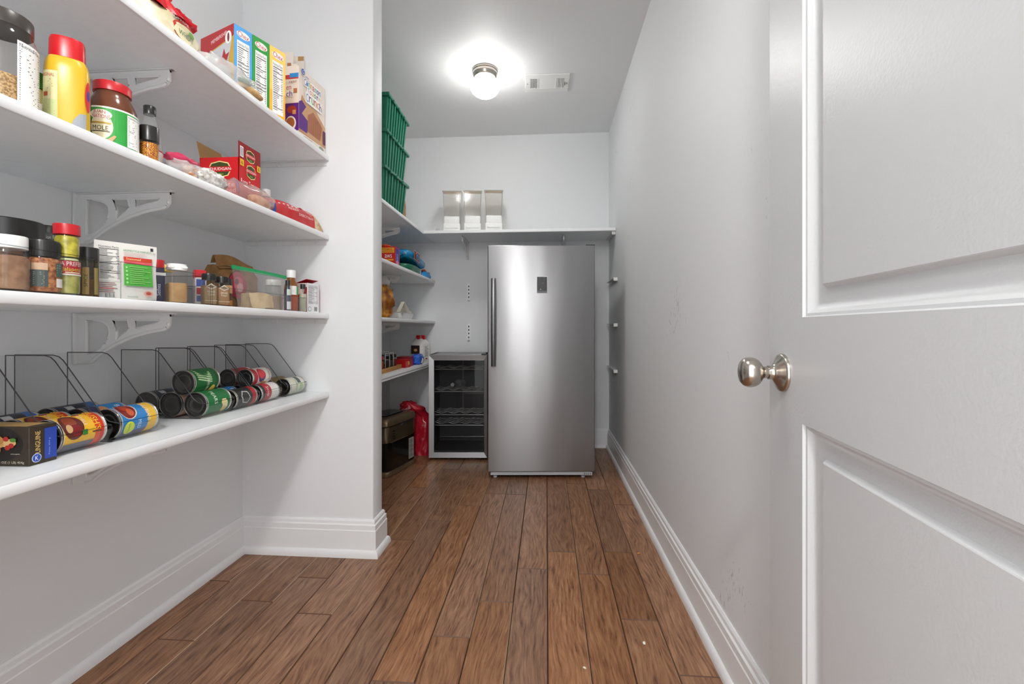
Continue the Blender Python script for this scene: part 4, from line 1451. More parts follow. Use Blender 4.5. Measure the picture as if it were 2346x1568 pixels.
t = jar('extract_bottle', 'tiny dark extract bottle beside the white-capped brown bottle', 'bottle', (-1.030, 1.745, SZ), .0115, .120, LIDK, None, lid_h=.02, body=mat('slate_bottle', '#3a3f4e', .3), neck=.65, shoulder=.7)
p = wrap(t, .0115, -1.3)
p.rect(0, .004, .026, .035, '#d8d8d8').rect(0, .060, .026, .084, '#bcc8c0')
p.build('label', t)
t = jar('sauce_bottle', 'brown sauce bottle with white cap and green label', 'bottle', (-1.052, 1.806, SZ), .026, .168, LIDW, mat('orange_sauce', '#b06a44', .5), .5, .028, .0175, .60, body=clear('amber_bottle', '#f0c490', .08), shoulder=.70)
MB().lathe([(.019, .1), (.0245, .088), (.0245, .006), (.0, .006)], mat('orange_sauce', '', ), 24).build('sauce', t, smooth=50)
p = wrap(t, .026, -1.45)
p.rect(.004, .066, .034, .102, '#e6e4de').rect(.034, .066, .052, .102, '#2f9a48').lines(.008, .07, .030, .098, 7, '#8a8a88', 2)
p.build('label', t)
t = jar('extract_bottle', 'pale slim bottle with black cap in front of the red and white box', 'bottle', (-1.030, 1.858, Z + .0006), .0145, .118, LIDK, mat('pale_herb', '#b4b8a4', .8), .8, .018, .0105, .66, shoulder=.80)
t = carton('seasoning_box', 'small red and white box with open lid at the partition end of the spice shelf', 'box', (-1.050, 1.935, Z), math.radians(-6), .050, .085, .128, mat('red_box_card', '#a8182a', .5))
p = Print(face_x(.0252, -.0425, 0))
p.rect(.0, .0, .085, .128, '#e6e6e6').nutrition(.004, .03, .080, .124, '#e6e6e6', '#4a4a4a', 9).rect(.05, .008, .072, .026, '#8a8a8a').ellipse(.018, .016, .012, .010, '#555555').ellipse(.018, .016, .010, .008, '#e6e6e6')
p.build('front_print', t)
p = Print(face_ny(-.0427, -.025, 0))
p.ellipse(.020, .095, .018, .020, '#e8dcd8').rect(.0, .11, .05, .127, '#d8ccc8')
p.build('side_print', t)
MB().add([(-.025, -.0425, .128), (-.025, .0425, .128), (.022, .0425, .143), (.022, -.0425, .143), (-.025, -.0425, .1295), (-.025, .0425, .1295), (.022, .0425, .1445), (.022, -.0425, .1445)],
         [(0, 1, 2, 3), (4, 5, 6, 7), (0, 1, 5, 4), (1, 2, 6, 5), (2, 3, 7, 6), (3, 0, 4, 7)], mat('red_box_card', '')).build('lid_flap', t)

# ------------------------------------------------------------------ lowest front shelf: can bins
Z = S4
def can_bin(label, y0, y1):
    t = thing('can_bin', label, 'bin', (0, (y0 + y1) / 2, Z + .0008), 0, 'clear can bins on the lowest shelf')
    hy, th = (y1 - y0) / 2, .0022
    prof = [(-1.370, 0), (-1.370, .220), (-1.262, .220), (-1.246, .216), (-1.234, .206), (-1.122, .062), (-1.108, .052), (-1.082, .048), (-1.076, .040), (-1.092, .006), (-1.100, 0)]
    for y in (-hy, hy - th):
        s = MB().prism(prof, y, y + th, M_ACRYL, 'xzy').build('side_panel', t, smooth=0)
        yy = y if y < 0 else y + th
        MB().tube([(p[0], yy, p[1]) for p in prof[1:8]], .0014, M_ACRYL_EDGE, 5).build('edge', s)
        MB().tube([(-1.370, yy, .0), (-1.370, yy, .220)], .0012, M_ACRYL_EDGE, 5).build('edge', s)
    MB().box(-1.370, -1.370 + th, -hy + th, hy - th, 0, .220, M_ACRYL).build('back_panel', t)
    b = MB().box(-1.3675, -1.100, -hy + th, hy - th, 0, th, M_ACRYL).build('bottom_panel', t)
    MB().tube([(-1.100, -hy, .0012), (-1.30, -hy, .0012)], .0013, M_ACRYL_EDGE, 5).build('edge', b)
    lp = MB().prism([(-1.100, 0), (-1.092, .006), (-1.076, .040), (-1.0782, .0408), (-1.0942, .0072), (-1.101, .0022)], -hy + th, hy - th, M_ACRYL, 'xzy').build('front_lip', t)
    MB().tube([(-1.082, -hy, .048), (-1.082, hy, .048)], .0012, M_ACRYL_EDGE2, 5).build('edge', lp)
BINS = [(.934, 1.056), (1.076, 1.206), (1.372, 1.502), (1.514, 1.644), (1.656, 1.786), (1.852, 1.982)]
for (a, b), w in zip(BINS, ('leftmost clear can bin, beside the pasta box', 'clear can bin with the blue chili cans', 'clear can bin with the green cans of vegetables',
                            'clear can bin between the green cans and the red cans', 'clear can bin with the red and white cans', 'clear can bin next to the partition, with the pale can')):
    can_bin(w, a, b)

def can(label, x, z, y0, L, r, sleeve, art=None, a0=1.75):
    t = thing('food_can', label, 'can', (x, y0, z), 0, 'cans in the clear bins')
    R = Matrix.Rotation(-PI / 2, 4, 'X')
    sl = MB().lathe([(r * .985, .006), (r * .985, L - .006)], sleeve, 40, R, caps=False)
    sl.build('label_sleeve', t, smooth=60)
    for (s, o) in ((1, 0), (-1, L)):
        f = lambda q: [(rr, o + s * zz) for rr, zz in q]
        e = MB()
        e.lathe(f([(r * .97, .0068), (r * .975, .004), (r * 1.0, .0032), (r * 1.0, .0006), (r * .965, .0), (r * .945, .0022)]), M_CANRIM, 40, R, caps=False)
        e.build('rim', t, smooth=50)
        e = MB()
        e.lathe(f([(r * .945, .0022), (r * .93, .0048), (r * .84, .0048), (r * .82, .0036), (r * .76, .0036), (r * .73, .0048), (r * .58, .0048), (r * .56, .0040), (r * .52, .0040), (r * .50, .0048), (.0, .0048)]), M_CANEND, 40, R, caps=False)
        e.build('can_end', t, smooth=50)
    if art:
        p = Print(cyl_y(r * .986, a0, 0, 0), .006)
        art(p, r, L)
        p.build('label_print', t)
    return t
def art_beans(p, r, L):
    p.rect(0, .008, .15, L - .008, '#e8b428').rect(0, L - .030, .15, L - .008, '#d8501c').rect(0, L - .018, .15, L - .008, '#c83018')
    p.rect(.088, .008, .15, L - .03, '#6a6a78').lines(.092, .012, .145, L - .034, 9, '#9a98a8', 2)
    p.ellipse(.045, .030, .034, .024, '#5a1c14').ellipse(.035, .028, .016, .014, '#8a3a20').ellipse(.058, .034, .014, .012, '#7a1418').ellipse(.052, .020, .010, .007, '#c8a070')
    p.poly([(.012, .050), (.060, .044), (.064, .060), (.014, .066)], '#8a1836').text('CHILI', .034, .0575, .030, .008, '#f0d8d0').rect(.004, .052, .012, .068, '#3a8a2c').rect(.060, .046, .072, .058, '#2f7a30')
    p.poly([(.006, L - .034), (.070, L - .038), (.070, L - .016), (.006, L - .012)], '#2a2416').text("BUSH'S", .038, L - .025, .055, .015, '#f0c832')
def art_chili(p, r, L):
    p.rect(0, .008, .15, L - .008, '#2f7fc0').rect(0, L - .034, .15, L - .008, '#e8b83a').rect(.092, .008, .15, L - .034, '#5e5c78').lines(.096, .012, .145, L - .038, 9, '#8c8aa2', 5)
    p.poly([(.010, L - .038), (.074, L - .044), (.076, L - .026), (.010, L - .020)], '#1c2a5a').text('CHILI BEANS', .042, L - .032, .058, .011, '#f6ead0')
    p.ellipse(.030, .032, .030, .024, '#e6ded0').ellipse(.030, .031, .028, .022, '#7a1c16').ellipse(.024, .028, .012, .010, '#a83a22').ellipse(.040, .036, .012, .009, '#c85a30')
    p.text('MILD', .076, .055, .022, .010, '#cfe4f4').ellipse(.082, .026, .017, .015, '#c8d83c').text('Gluten Free', .082, .026, .026, .005, '#4a6a1c')
def art_blue(p, r, L):
    p.rect(0, .008, .15, L - .008, '#2f86c8').rect(0, .008, .15, .040, '#2a3a5c').text('BEANS', .05, L - .025, .05, .014, '#e6eef4').ellipse(.04, .05, .02, .012, '#c88a5a')
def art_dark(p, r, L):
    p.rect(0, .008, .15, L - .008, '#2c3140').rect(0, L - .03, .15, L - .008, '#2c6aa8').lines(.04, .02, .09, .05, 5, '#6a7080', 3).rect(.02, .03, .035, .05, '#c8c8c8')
def art_green(p, r, L):
    p.rect(0, .008, .15, L - .008, '#12692e').rect(0, L - .022, .15, L - .008, '#0f5a26')
    for i in range(6):
        p.poly([(.018 + i * .008, .018), (.022 + i * .008, .016), (.040 + i * .007, .075), (.036 + i * .007, .078)], '#bfe0a8')
    p.text('GREEN BEANS', .085, .06, .05, .010, '#f0f4e8').ellipse(.10, .085, .016, .012, '#e8c860').ellipse(.112, .09, .012, .010, '#d8b040')
def art_pear(p, r, L):
    p.rect(0, .008, .15, L - .008, '#146e34').poly([(.02, .02), (.09, .018), (.10, .05), (.02, .06)], '#1a7c3c').text('PEARS', .048, .042, .048, .014, '#e8efdc')
    p.poly([(.060, .070), (.072, .066), (.082, .074), (.100, .072), (.104, .088), (.090, .098), (.070, .094), (.06, .086)], '#ead9a0').ellipse(.098, .084, .012, .010, '#d8c070').rect(.112, .008, .15, L - .008, '#b8a88a').lines(.115, .012, .148, L - .012, 9, '#7c705c', 4)
def art_peach(p, r, L):
    p.rect(0, .008, .15, L - .008, '#c89a80').rect(0, .05, .15, .075, '#e0d0b8').text('PEACH', .05, .062, .05, .012, '#8a2a20')
def art_red(p, r, L):
    p.rect(0, .008, .15, L - .008, '#d9d4cc').rect(0, .008, .15, .030, '#b01a26').ellipse(.050, .055, .030, .024, '#c81c2c').ellipse(.058, .055, .022, .018, '#2c3a70').ellipse(.046, .055, .020, .017, '#d83a44').poly([(.074, .058), (.09, .082), (.106, .060), (.096, .09), (.082, .09)], '#c88a58').text('TOMATO', .05, L - .016, .05, .009, '#7a3a30')
def art_redw(p, r, L):
    p.rect(0, .008, .15, L - .008, '#e4e0da').rect(0, .008, .15, .062, '#b01c28').rect(0, .008, .15, .022, '#1c1a1c').text('Soup', .052, .040, .040, .020, '#f4e8e4').lines(.02, .068, .10, L - .012, 5, '#b0603c', 3)
def art_black(p, r, L):
    p.rect(0, .008, .15, L - .008, '#262626').poly([(.03, .04), (.05, .025), (.075, .035), (.08, .062), (.06, .075), (.035, .065)], '#c8c8c4').poly([(.034, .042), (.05, .030), (.072, .038), (.076, .060), (.06, .070), (.039, .062)], '#2c2c2c').rect(0, L - .03, .15, L - .008, '#b01c28')
def art_red2(p, r, L):
    p.rect(0, .008, .15, L - .008, '#9c1622').text('TOMATO', .05, .06, .05, .012, '#f0dcd8').rect(0, L - .02, .15, L - .008, '#e0d8d0')
def art_cream(p, r, L):
    p.rect(0, .008, .15, L - .008, '#d6d6c2').rect(.01, .06, .05, .085, '#4a5a5c').text('MUSHROOM', .055, .05, .05, .008, '#3a4a40').ellipse(.07, .085, .02, .014, '#a8c090').rect(.085, .008, .15, L - .008, '#c4c8b4').lines(.09, .012, .148, L - .012, 9, '#8a9080', 3)
def art_gold(p, r, L):
    p.rect(0, .008, .15, L - .008, '#8a7240').lines(.02, .02, .10, L - .02, 8, '#4a3a1c', 3)
CS = mat('can_paper_white', '#cfcac0', .45)
zc = Z + .0035
def rowcans(b, items, r=.0395, dx=.083, x0=-1.1235):
    L = b[1] - b[0] - .014
    y0 = b[0] + .007
    for k, art, label in items:
        if k < 10:
            can(label, x0 - k * dx, zc + r, y0, L, r, CS, art)
        else:
            kk = k - 10 + .5
            can(label, x0 - kk * dx, zc + r + math.sqrt((2 * r) ** 2 - (dx / 2) ** 2) + .0008, y0, L, r, CS, art)
rowcans(BINS[0], [(0, art_beans, 'yellow and orange bean can at the front of the leftmost bin'), (1, art_beans, 'yellow bean can behind another, second in the leftmost bin'), (2, art_dark, 'dark blue labelled can at the back of the leftmost bin')])
rowcans(BINS[1], [(0, art_chili, 'blue and yellow chili bean can at the front of its bin'), (1, art_blue, 'bright blue can second in the chili bin'), (2, art_dark, 'dark blue labelled can at the back of the chili bin')])
rowcans(BINS[2], [(0, art_pear, 'green pear can at the front of its bin, bottom row'), (1, art_peach, 'can with peach-coloured label behind the green pear can, bottom row'), (10, art_green, 'green can with bean pictures resting on top of the pear bin row'), (2, art_dark, 'dark can at the back of the green can bin')], .0405, .0835)
rowcans(BINS[3], [(0, art_black, 'black labelled can at the front of the middle bin'), (1, art_blue, 'blue can lying second in the middle bin'), (2, art_dark, 'dark can at the back of the middle bin')], .0345, .071, -1.118)
rowcans(BINS[4], [(0, art_redw, 'red and white soup can at the front of its bin'), (1, art_red2, 'red can behind the soup can, bottom row'), (10, art_red, 'white and red tomato can stacked on the soup cans'), (11, art_red2, 'red can stacked at the back of the soup can bin'), (2, art_red2, 'red can lowest at the back of the soup bin')], .0345, .0705, -1.118)
rowcans(BINS[5], [(0, art_cream, 'pale cream can nearest the partition at the front'), (1, art_gold, 'gold and brown can behind the pale cream can')], .0360, .075, -1.120)

def pasta_box():
    t = thing('pasta_box', 'dark brown linguine box lying at the left end of the lowest shelf', 'box', (-1.212, .894, S4), math.radians(2))
    d, w, h = .270, .056, .082
    br = mat('dark_brown_card', '#33281c', .4)
    MB().box(-d / 2, d / 2, -w / 2, w / 2, .0008, h, br, .0008).build('carton', t)
    p = Print(face_ny(-w / 2 - .0002, -d / 2))
    pa = '#b8864a'
    p.ellipse(.205, .046, .052, .036, '#1a1410', 28)
    rr = random.Random(5)
    for i in range(11):
        a = rr.uniform(0, 6.28)
        u, v = .196 + .032 * math.cos(a) * rr.random(), .050 + .018 * math.sin(a) * rr.random()
        p.ellipse(u, v, rr.uniform(.012, .02), rr.uniform(.006, .011), ('#c8965a', '#b07c42', '#d8ae74', '#8a5a2c')[i % 4])
    for (u, v) in ((.222, .058), (.234, .044), (.226, .040)):
        p.ellipse(u, v, .006, .005, '#a8261c')
    p.ellipse(.238, .056, .007, .004, '#4a7a2c').ellipse(.178, .030, .012, .007, '#caa066')
    p.text('NET WT 16 OZ (1 LB) 454g', .218, .009, .09, .006, '#d8d0c0').text('serving suggestion', .244, .027, .02, .003, '#d8d0c0')
    p.build('side_print', t)
    p = Print(face_x(d / 2 + .0002, -w / 2))
    p.rect(.030, .008, .0555, .074, '#24409c').text('LINGUINE', .0165, .048, .046, .010, '#e2c070', 1).text('Pasta 454 g', .040, .034, .036, .004, '#8ab0e8', 1)
    p.ellipse(.014, .015, .0095, .0095, '#c8d4ee').ellipse(.014, .015, .0080, .0080, '#2a4aa8').text('K', .014, .015, .006, .009, '#e8eef8')
    p.build('end_print', t)
    p = Print(face_top(h + .0002, -d / 2, -w / 2))
    p.rect(.08, .004, .262, .052, '#6a5630').rect(.10, .008, .255, .048, '#b08a4c')
    p.build('top_print', t)
pasta_box()

# ------------------------------------------------------------------ top front shelf: cereal and bread
Z = S1
def bread():
    t = thing('bread_bag', 'bread loaf bag with red twisted top on the highest shelf', 'bread', (-1.104, 1.240, S1), 0)
    film = two_tone('bread_bag_print', '#c9bf98', '#e9dfc4', 14, .3, bump=.2)
    MB().blob((0, .0, .062), (.050, .105, .064), film, 3, .10, 7, 34, 18, .75).build('loaf', t, smooth=70)
    rdm = mat('red_gloss_film', '#c00c1c', .2, bump=(50, .6))
    g = MB()
    def tw(i, j):
        a = 2 * PI * i
        k = abs(j - .34)
        r = .010 + .052 * max(0, .34 - j) * 2.2 + .040 * max(0, j - .34) * 1.1
        r *= 1 + .28 * math.sin(a * 5 + j * 4)
        return (.018 + r * .7 * math.cos(a) + .02 * j, -.020 + r * 1.25 * math.sin(a) - .045 * j * j, .104 + .120 * j)
    g.grid(tw, 40, 18, rdm, cu=True)
    g.blob((.022, .030, .122), (.024, .050, .018), rdm, 5, .35, 12, 26, 14, .9, False)
    g.build('twisted_red_top', t, smooth=50)
    p = Print(lambda u, v, e: (.0515 + e * 4 - 3.2 * (u * u) - .25 * max(0, v - .07), .005 + u, v + .018))
    p.ellipse(.02, .055, .055, .030, '#c8402c', 26).ellipse(.02, .050, .048, .026, '#e6d8b0', 26).text('WHEAT', .015, .048, .06, .014, '#3a6a44').ellipse(.035, .063, .014, .007, '#5a9a3c')
    p.text('SUPREME', -.005, .083, .06, .008, '#f2e0da')
    p.build('bag_print', t)
bread()
t = thing('cracker_bag', 'crinkled clear bag of tortillas hanging over the edge of the highest shelf', 'bag', (-1.020, 1.432, Z), math.radians(-6))
MB().blob((.0, -.030, .030), (.032, .105, .031), M_MILKY, 8, .26, 12, 40, 18, .75).build('bag', t, smooth=70)
MB().blob((.004, .045, .014), (.026, .060, .013), two_tone('tortilla_tan', '#b58a50', '#d8b47c', 30, .7), 2, .10, 8, 26, 10, .8).build('contents', t, smooth=70)
MB().blob((.010, .030, .036), (.014, .032, .010), mat('green_bag_print', '#2f7f5c', .4), 6, .2, 8, 18, 10, .9, False).build('green_print', t, smooth=70)

def cereal_row():
    rz = math.radians(-22.4)
    # front edge of the row runs from (-1.072, 1.489) to (-.997, 1.671)
    u = Vector((math.sin(math.radians(22.4)), math.cos(math.radians(22.4)), 0))
    n = Vector((u.y, -u.x, 0))
    base = Vector((-1.072, 1.489, S1))
    th, dp = .0655, .195
    cols = [('#3f8fd8', '#7fb8e8', 'blue-sided cereal box, first of the three side-on boxes'), ('#2f8f3c', '#3a9a48', 'green-sided cereal box between the blue and yellow ones'), ('#f0b43a', '#f4d06a', 'yellow-sided cereal box next to the crunchy squares box')]
    for i, (c, c2, lb) in enumerate(cols):
        p0 = base + u * (th * (i + .5) + .001 * i) - n * (dp / 2)
        t = carton('cereal_box', lb, 'box', p0, rz, dp, th - .001, .262, mat('cereal_card_%d' % i, c, .4), 'cereal boxes on the highest shelf')
        p = Print(face_x(dp / 2 + .0001, -th / 2 + .0005))
        p.rect(.0, .10, th - .001, .262, c2 if i else '#5aa4e0')
        p.ellipse(th / 2, .236, .024, .013, '#f4ece8').text('Chex', th / 2, .236, .040, .019, '#b81c2c', 0, -.05)
        p.nutrition(.010, .016, th - .011, .212, '#f3f2ee', '#34343a', 11 + i)
        p.build('side_print', t)
        if i == 0:
            q = Print(face_ny(-th / 2 + .0004, -dp / 2))
            q.rect(0, 0, dp, .262, '#c9a23c').poly([(0, .262), (dp, .262), (dp, .222), (0, .19)], '#b01c24').text('MEMBERSHIP', dp * .56, .236, .09, .013, '#f0e0dc', 0, .14)
            q.poly([(.0, .02), (dp, .02), (dp - .03, .14), (dp - .01, .215), (0, .185)], '#c4c6ca').poly([(.10, .15), (.13, .165), (.14, .19), (.15, .165), (.17, .17), (.155, .14), (.165, .12), (.145, .13)], '#a81c24')
            q.ellipse(dp - .030, .222, .018, .022, '#f0eeee').ellipse(dp - .030, .222, .006, .016, '#7a1c24')
            q.build('face_print', t)
cereal_row()
def crunch():
    cream = mat('cream_card', '#e9dcd0', .45)
    d, w, h = .062, .190, .300
    t = carton('cereal_box', 'large cream cereal box with purple bowl and colourful lettering at the partition', 'box', (-1.043, 1.906, S1), math.radians(-5), d, w, h, cream, 'cereal boxes on the highest shelf')
    p = Print(face_x(d / 2 + .0001, -w / 2))
    p.rect(0, .026, .19, .10, '#b98260').poly([(0, .10), (.0, .04), (.07, .03), (.19, .03), (.19, .12), (.12, .165), (.05, .165), (.02, .19)], '#c89a70')
    p.poly([(0, .04), (.055, .04), (.075, .09), (.02, .11), (.05, .15), (.02, .165), (0, .15)], '#5a1c7c').poly([(.06, .05), (.15, .045), (.17, .11), (.10, .15), (.06, .12)], '#a86a48')
    for k in range(7):
        p.rect(.075 + k * .013, .05, .077 + k * .013, .13, '#8e5436')
    p.rect(.0, .0, .19, .026, '#e6dcd0').lines(.03, .006, .11, .022, 3, '#6a6660', 4).ellipse(.158, .013, .018, .010, '#9a9488').rect(.170, .04, .19, .10, '#5a2448')
    def rainbow(word, u0, v, wd, hh, cs):
        cw = wd / len(word)
        p.rect(u0 - .003, v - hh * .68, u0 + wd + .003, v + hh * .68, '#f8f2ec')
        for i, ch in enumerate(word):
            p.text(ch, u0 + cw * (i + .5), v - .0, cw * .82, hh * (1. if ch in 'CTHLhlt' else .78), cs[i % len(cs)])
    cs = ['#5a2a8c', '#2a7fc8', '#2f9a48', '#d89a20', '#c8342c', '#3ab0b8']
    rainbow('Cinnamon', .030, .250, .120, .026, cs)
    rainbow('Toast', .052, .222, .078, .024, ['#2aa0c8', '#c8342c', '#d89a20', '#2f9a48', '#5a2a8c'])
    rainbow('Crunch', .040, .190, .115, .034, ['#2a8fd0', '#5a2a8c', '#2f9a48', '#c8342c', '#d89a20', '#3a3a9c'])
    p.ellipse(.020, .282, .011, .012, '#3a5ab0').text('G', .020, .282, .011, .015, '#f0f2f8').rect(.036, .270, .060, .274, '#8a9ac8')
    p.rect(.002, .262, .075, .2632, '#8a8a90')
    p.build('front_print', t)
    q = Print(face_ny(-w / 2 - .0001, -d / 2))
    q.rect(0, .03, d, .145, '#5a1c7c').ellipse(.026, .062, .024, .030, '#e8e0d8').ellipse(.024, .064, .020, .022, '#a8643c').ellipse(.030, .118, .022, .016, '#a03428').rect(.034, .098, .050, .116, '#c88a5a').rect(.002, .03, .02, .05, '#b07048')
    q.rect(.0, .245, d, .262, '#c02a2c').rect(.022, .250, d, .268, '#2a86cc').text('A BURST', .036, .232, .036, .009, '#8a4a38')
    q.rect(.003, .170, .038, .222, '#f6f0ea').text('en', .018, .208, .022, .016, '#c8342c').text('ch', .020, .184, .028, .024, '#5a2a8c').rect(.040, .186, .056, .204, '#b07048')
    q.build('side_print', t)
    t = thing('cereal_box', 'opened cream cereal box with raised flaps, behind the colourful one', 'box', (-1.178, 1.966, S1), math.radians(2), 'cereal boxes on the highest shelf')
    d2, w2, h2 = .155, .058, .385
    b = MB()
    b.box(d2 / 2 - .0012, d2 / 2, -w2 / 2, w2 / 2, .0008, h2, cream).box(-d2 / 2, -d2 / 2 + .0012, -w2 / 2, w2 / 2, .0008, h2, cream)
    b.box(-d2 / 2, d2 / 2, -w2 / 2, -w2 / 2 + .0012, .0008, h2, cream).box(-d2 / 2, d2 / 2, w2 / 2 - .0012, w2 / 2, .0008, h2, cream).box(-d2 / 2, d2 / 2, -w2 / 2, w2 / 2, .0008, .003, cream)
    b.build('carton', t)
    MB().box(-d2 / 2, d2 / 2 - .02, -w2 / 2, -w2 / 2 + .0012, h2, h2 + .052, cream).build('front_flap', t)
    MB().box(d2 / 2 - .05, d2 / 2, w2 / 2 - .0012, w2 / 2, h2, h2 + .068, cream).box(d2 / 2 - .028, d2 / 2 - .001, w2 / 2 - .0016, w2 / 2 - .0010, h2 + .046, h2 + .066, M_KRAFT2).build('back_flap', t)
    MB().add([(-d2 / 2, -w2 / 2, h2), (-d2 / 2, w2 / 2, h2), (-d2 / 2 - .02, w2 / 2, h2 + .04), (-d2 / 2 - .02, -w2 / 2, h2 + .045), (-d2 / 2 + .0012, -w2 / 2, h2), (-d2 / 2 + .0012, w2 / 2, h2), (-d2 / 2 - .0188, w2 / 2, h2 + .04), (-d2 / 2 - .0188, -w2 / 2, h2 + .045)],
             [(0, 1, 2, 3), (4, 5, 6, 7), (0, 1, 5, 4), (1, 2, 6, 5), (2, 3, 7, 6), (3, 0, 4, 7)], M_KRAFT2).build('end_flap', t)
    q = Print(face_ny(-w2 / 2 - .0001, -d2 / 2))
    for i in range(3):
        q.rect(.040 + i * .034, h2 - .020, .058 + i * .034, h2 + .004, '#a8704c')
    q.rect(.03, h2 + .022, .08, h2 + .025, '#9a9088').rect(.0, h2 - .075, d2, h2 - .05, '#2a86cc').rect(0, h2 - .085, .06, h2 - .06, '#c02a2c')
    q.build('face_print', t)
crunch()

# ------------------------------------------------------------------ rear shelves
def tote(label, x, y, z, rz):
    t = thing('storage_tote', label, 'tote', (x, y, z), rz, 'stacked green totes')
    g = mat('green_tote_plastic', (.010, .150, .088), .28)
    hx, hy, h = .165, .212, .207
    q = MB()
    B, Tp = (hx * .86, hy * .88), (hx * .965, hy * .965)
    vs = [(-B[0], -B[1], .001), (B[0], -B[1], .001), (B[0], B[1], .001), (-B[0], B[1], .001), (-Tp[0], -Tp[1], h), (Tp[0], -Tp[1], h), (Tp[0], Tp[1], h), (-Tp[0], Tp[1], h)]
    q.add(vs, [(3, 2, 1, 0), (0, 1, 5, 4), (1, 2, 6, 5), (2, 3, 7, 6), (3, 0, 4, 7)], g)
    q.build('shell', t, smooth=0)
    for i in range(8):
        s = -.84 + i * .24
        r = MB()
        for (k, y0, z0) in ((0, s * B[1], .006), (1, s * Tp[1], h - .012)):
            pass
        w = .0085
        a = [(B[0] - .002, s * B[1] - w, .006), (B[0] - .002, s * B[1] + w, .006), (Tp[0] - .002, s * Tp[1] + w, h - .01), (Tp[0] - .002, s * Tp[1] - w, h - .01)]
        b = [(p[0] + .010, p[1] * .998, p[2]) for p in a]
        r.add(a + b, [(0, 1, 2, 3), (4, 5, 6, 7), (0, 1, 5, 4), (1, 2, 6, 5), (2, 3, 7, 6), (3, 0, 4, 7)], g).build('rib', t, smooth=0)
    for i in range(5):
        s = -.8 + i * .4
        w = .009
        a = [(s * B[0] - w, -B[1] + .002, .006), (s * B[0] + w, -B[1] + .002, .006), (s * Tp[0] + w, -Tp[1] + .002, h - .01), (s * Tp[0] - w, -Tp[1] + .002, h - .01)]
        b = [(p[0], p[1] - .009, p[2]) for p in a]
        MB().add(a + b, [(0, 1, 2, 3), (4, 5, 6, 7), (0, 1, 5, 4), (1, 2, 6, 5), (2, 3, 7, 6), (3, 0, 4, 7)], g).build('rib', t, smooth=0)
    l = MB().box(-hx - .010, hx + .010, -hy - .012, hy + .012, h - .008, h + .013, g, .004)
    l.box(-hx + .01, hx - .01, -hy + .01, hy - .01, h + .010, h + .0165, g, .003)
    ld = l.build('lid', t)
    for s in (-.6, -.1, .45):
        MB().box(hx + .004, hx + .016, s * hy - .014, s * hy + .014, h - .016, h + .004, g, .002).build('hinge_tab', ld)
    MB().box(-.08, .08, -hy - .020, -hy - .004, h - .060, h - .006, g, .003).build('handle', t)
for i, w in enumerate(('lowest of the stack of three', 'middle of the stack of three', 'topmost of the stack of three')):
    tote('green ribbed plastic tote with lid, ' + w, -1.150 + .004 * i, 2.942 + .004 * i, S1 + .0005 + i * .2245, math.radians(-2 + 1.5 * i))
t = thing('paper_bag', 'narrow tan paper bag just behind the green totes', 'bag', (-1.085, 3.285, S1), math.radians(10))
MB().rlathe([(.96, .0008), (1, .01), (.98, .14), (.9, .165), (.5, .19)], .045, .060, two_tone('pale_kraft', '#a88258', '#bd9668', 30, .85, bump=.2), e=6).build('bag', t, smooth=40)
MB().rlathe([(.62, .176), (.66, .192), (.5, .205)], .045, .050, mat('dark_bag_top', '#4a3222', .8), e=3).build('folded_top', t, smooth=40)
p = Print(face_x(.0452, -.05))
p.rect(.03, .100, .085, .125, '#8a5a34').lines(.03, .06, .085, .09, 3, '#8a6644', 2)
p.build('bag_print', t)

# cereal dispensers on the back shelf
def dispenser(label, x):
    t = thing('food_dispenser', label, 'dispenser', (x, 3.792, S1), math.radians(8), 'food dispensers on the back shelf')
    cl = clear('dispenser_plastic', '#f8f6f3', .08, 1.45, .06)
    W = .076
    # clear hopper, leaning back; profile in (y, z)
    prof = [(-.058, .118), (-.070, .350), (.070, .372), (.075, .03), (-.02, .03)]
    b = MB()
    n = len(prof)
    vs = [(-W * (.86 if p[1] < .2 else 1), p[0], p[1]) for p in prof] + [(W * (.86 if p[1] < .2 else 1), p[0], p[1]) for p in prof]
    fs = [tuple(range(n)), tuple(reversed(range(n, 2 * n)))] + [(i, (i + 1) % n, n + (i + 1) % n, n + i) for i in range(n)]
    b.add(vs, fs, cl).build('hopper', t, smooth=0)
    MB().tube([(-W, -.070, .350), (W, -.070, .350), (W, .070, .372), (-W, .070, .372)], .004, clear('hopper_rim', '#cfc9c2', .1, 1.5, .25), 8, True).build('hopper_rim', t)
    MB().add([(-W + .006, -.062, .346), (W - .006, -.062, .346), (W - .006, .064, .366), (-W + .006, .064, .366), (-W + .006, -.062, .349), (W - .006, -.062, .349), (W - .006, .064, .369), (-W + .006, .064, .369)],
             [(0, 1, 2, 3), (4, 5, 6, 7), (0, 1, 5, 4), (1, 2, 6, 5), (2, 3, 7, 6), (3, 0, 4, 7)], mat('beige_lid', '#e6cdb2', .5)).build('lid', t)
    for sx in (-1, 1):
        MB().tube([(sx * W * .80, -.062, .12), (sx * W * .92, -.072, .345)], .0022, clear('hopper_rim', '', ), 6).build('hopper_edge', t)
    s = MB().box(-W * .86, W * .86, -.092, -.030, .072, .140, M_WHITE, .010, 3)
    s.build('chute', t, smooth=50)
    MB().box(-W * .93, W * .93, -.100, .075, .0008, .078, M_WHITE, .008, 2).build('base', t, smooth=50)
    MB().box(-W * .70, W * .70, -.108, -.098, .036, .052, M_WHITE, .003).build('drawer_lip', t)
for x, w in ((-.792, 'left of the three'), (-.618, 'middle of the three'), (-.442, 'right of the three')):
    dispenser('clear food dispenser with white chute on the back shelf, %s' % w, x)
t = thing('wire_stand', 'tiny clear folded stand left of the food dispensers', 'stand', (-.905, 3.80, S1), 0)
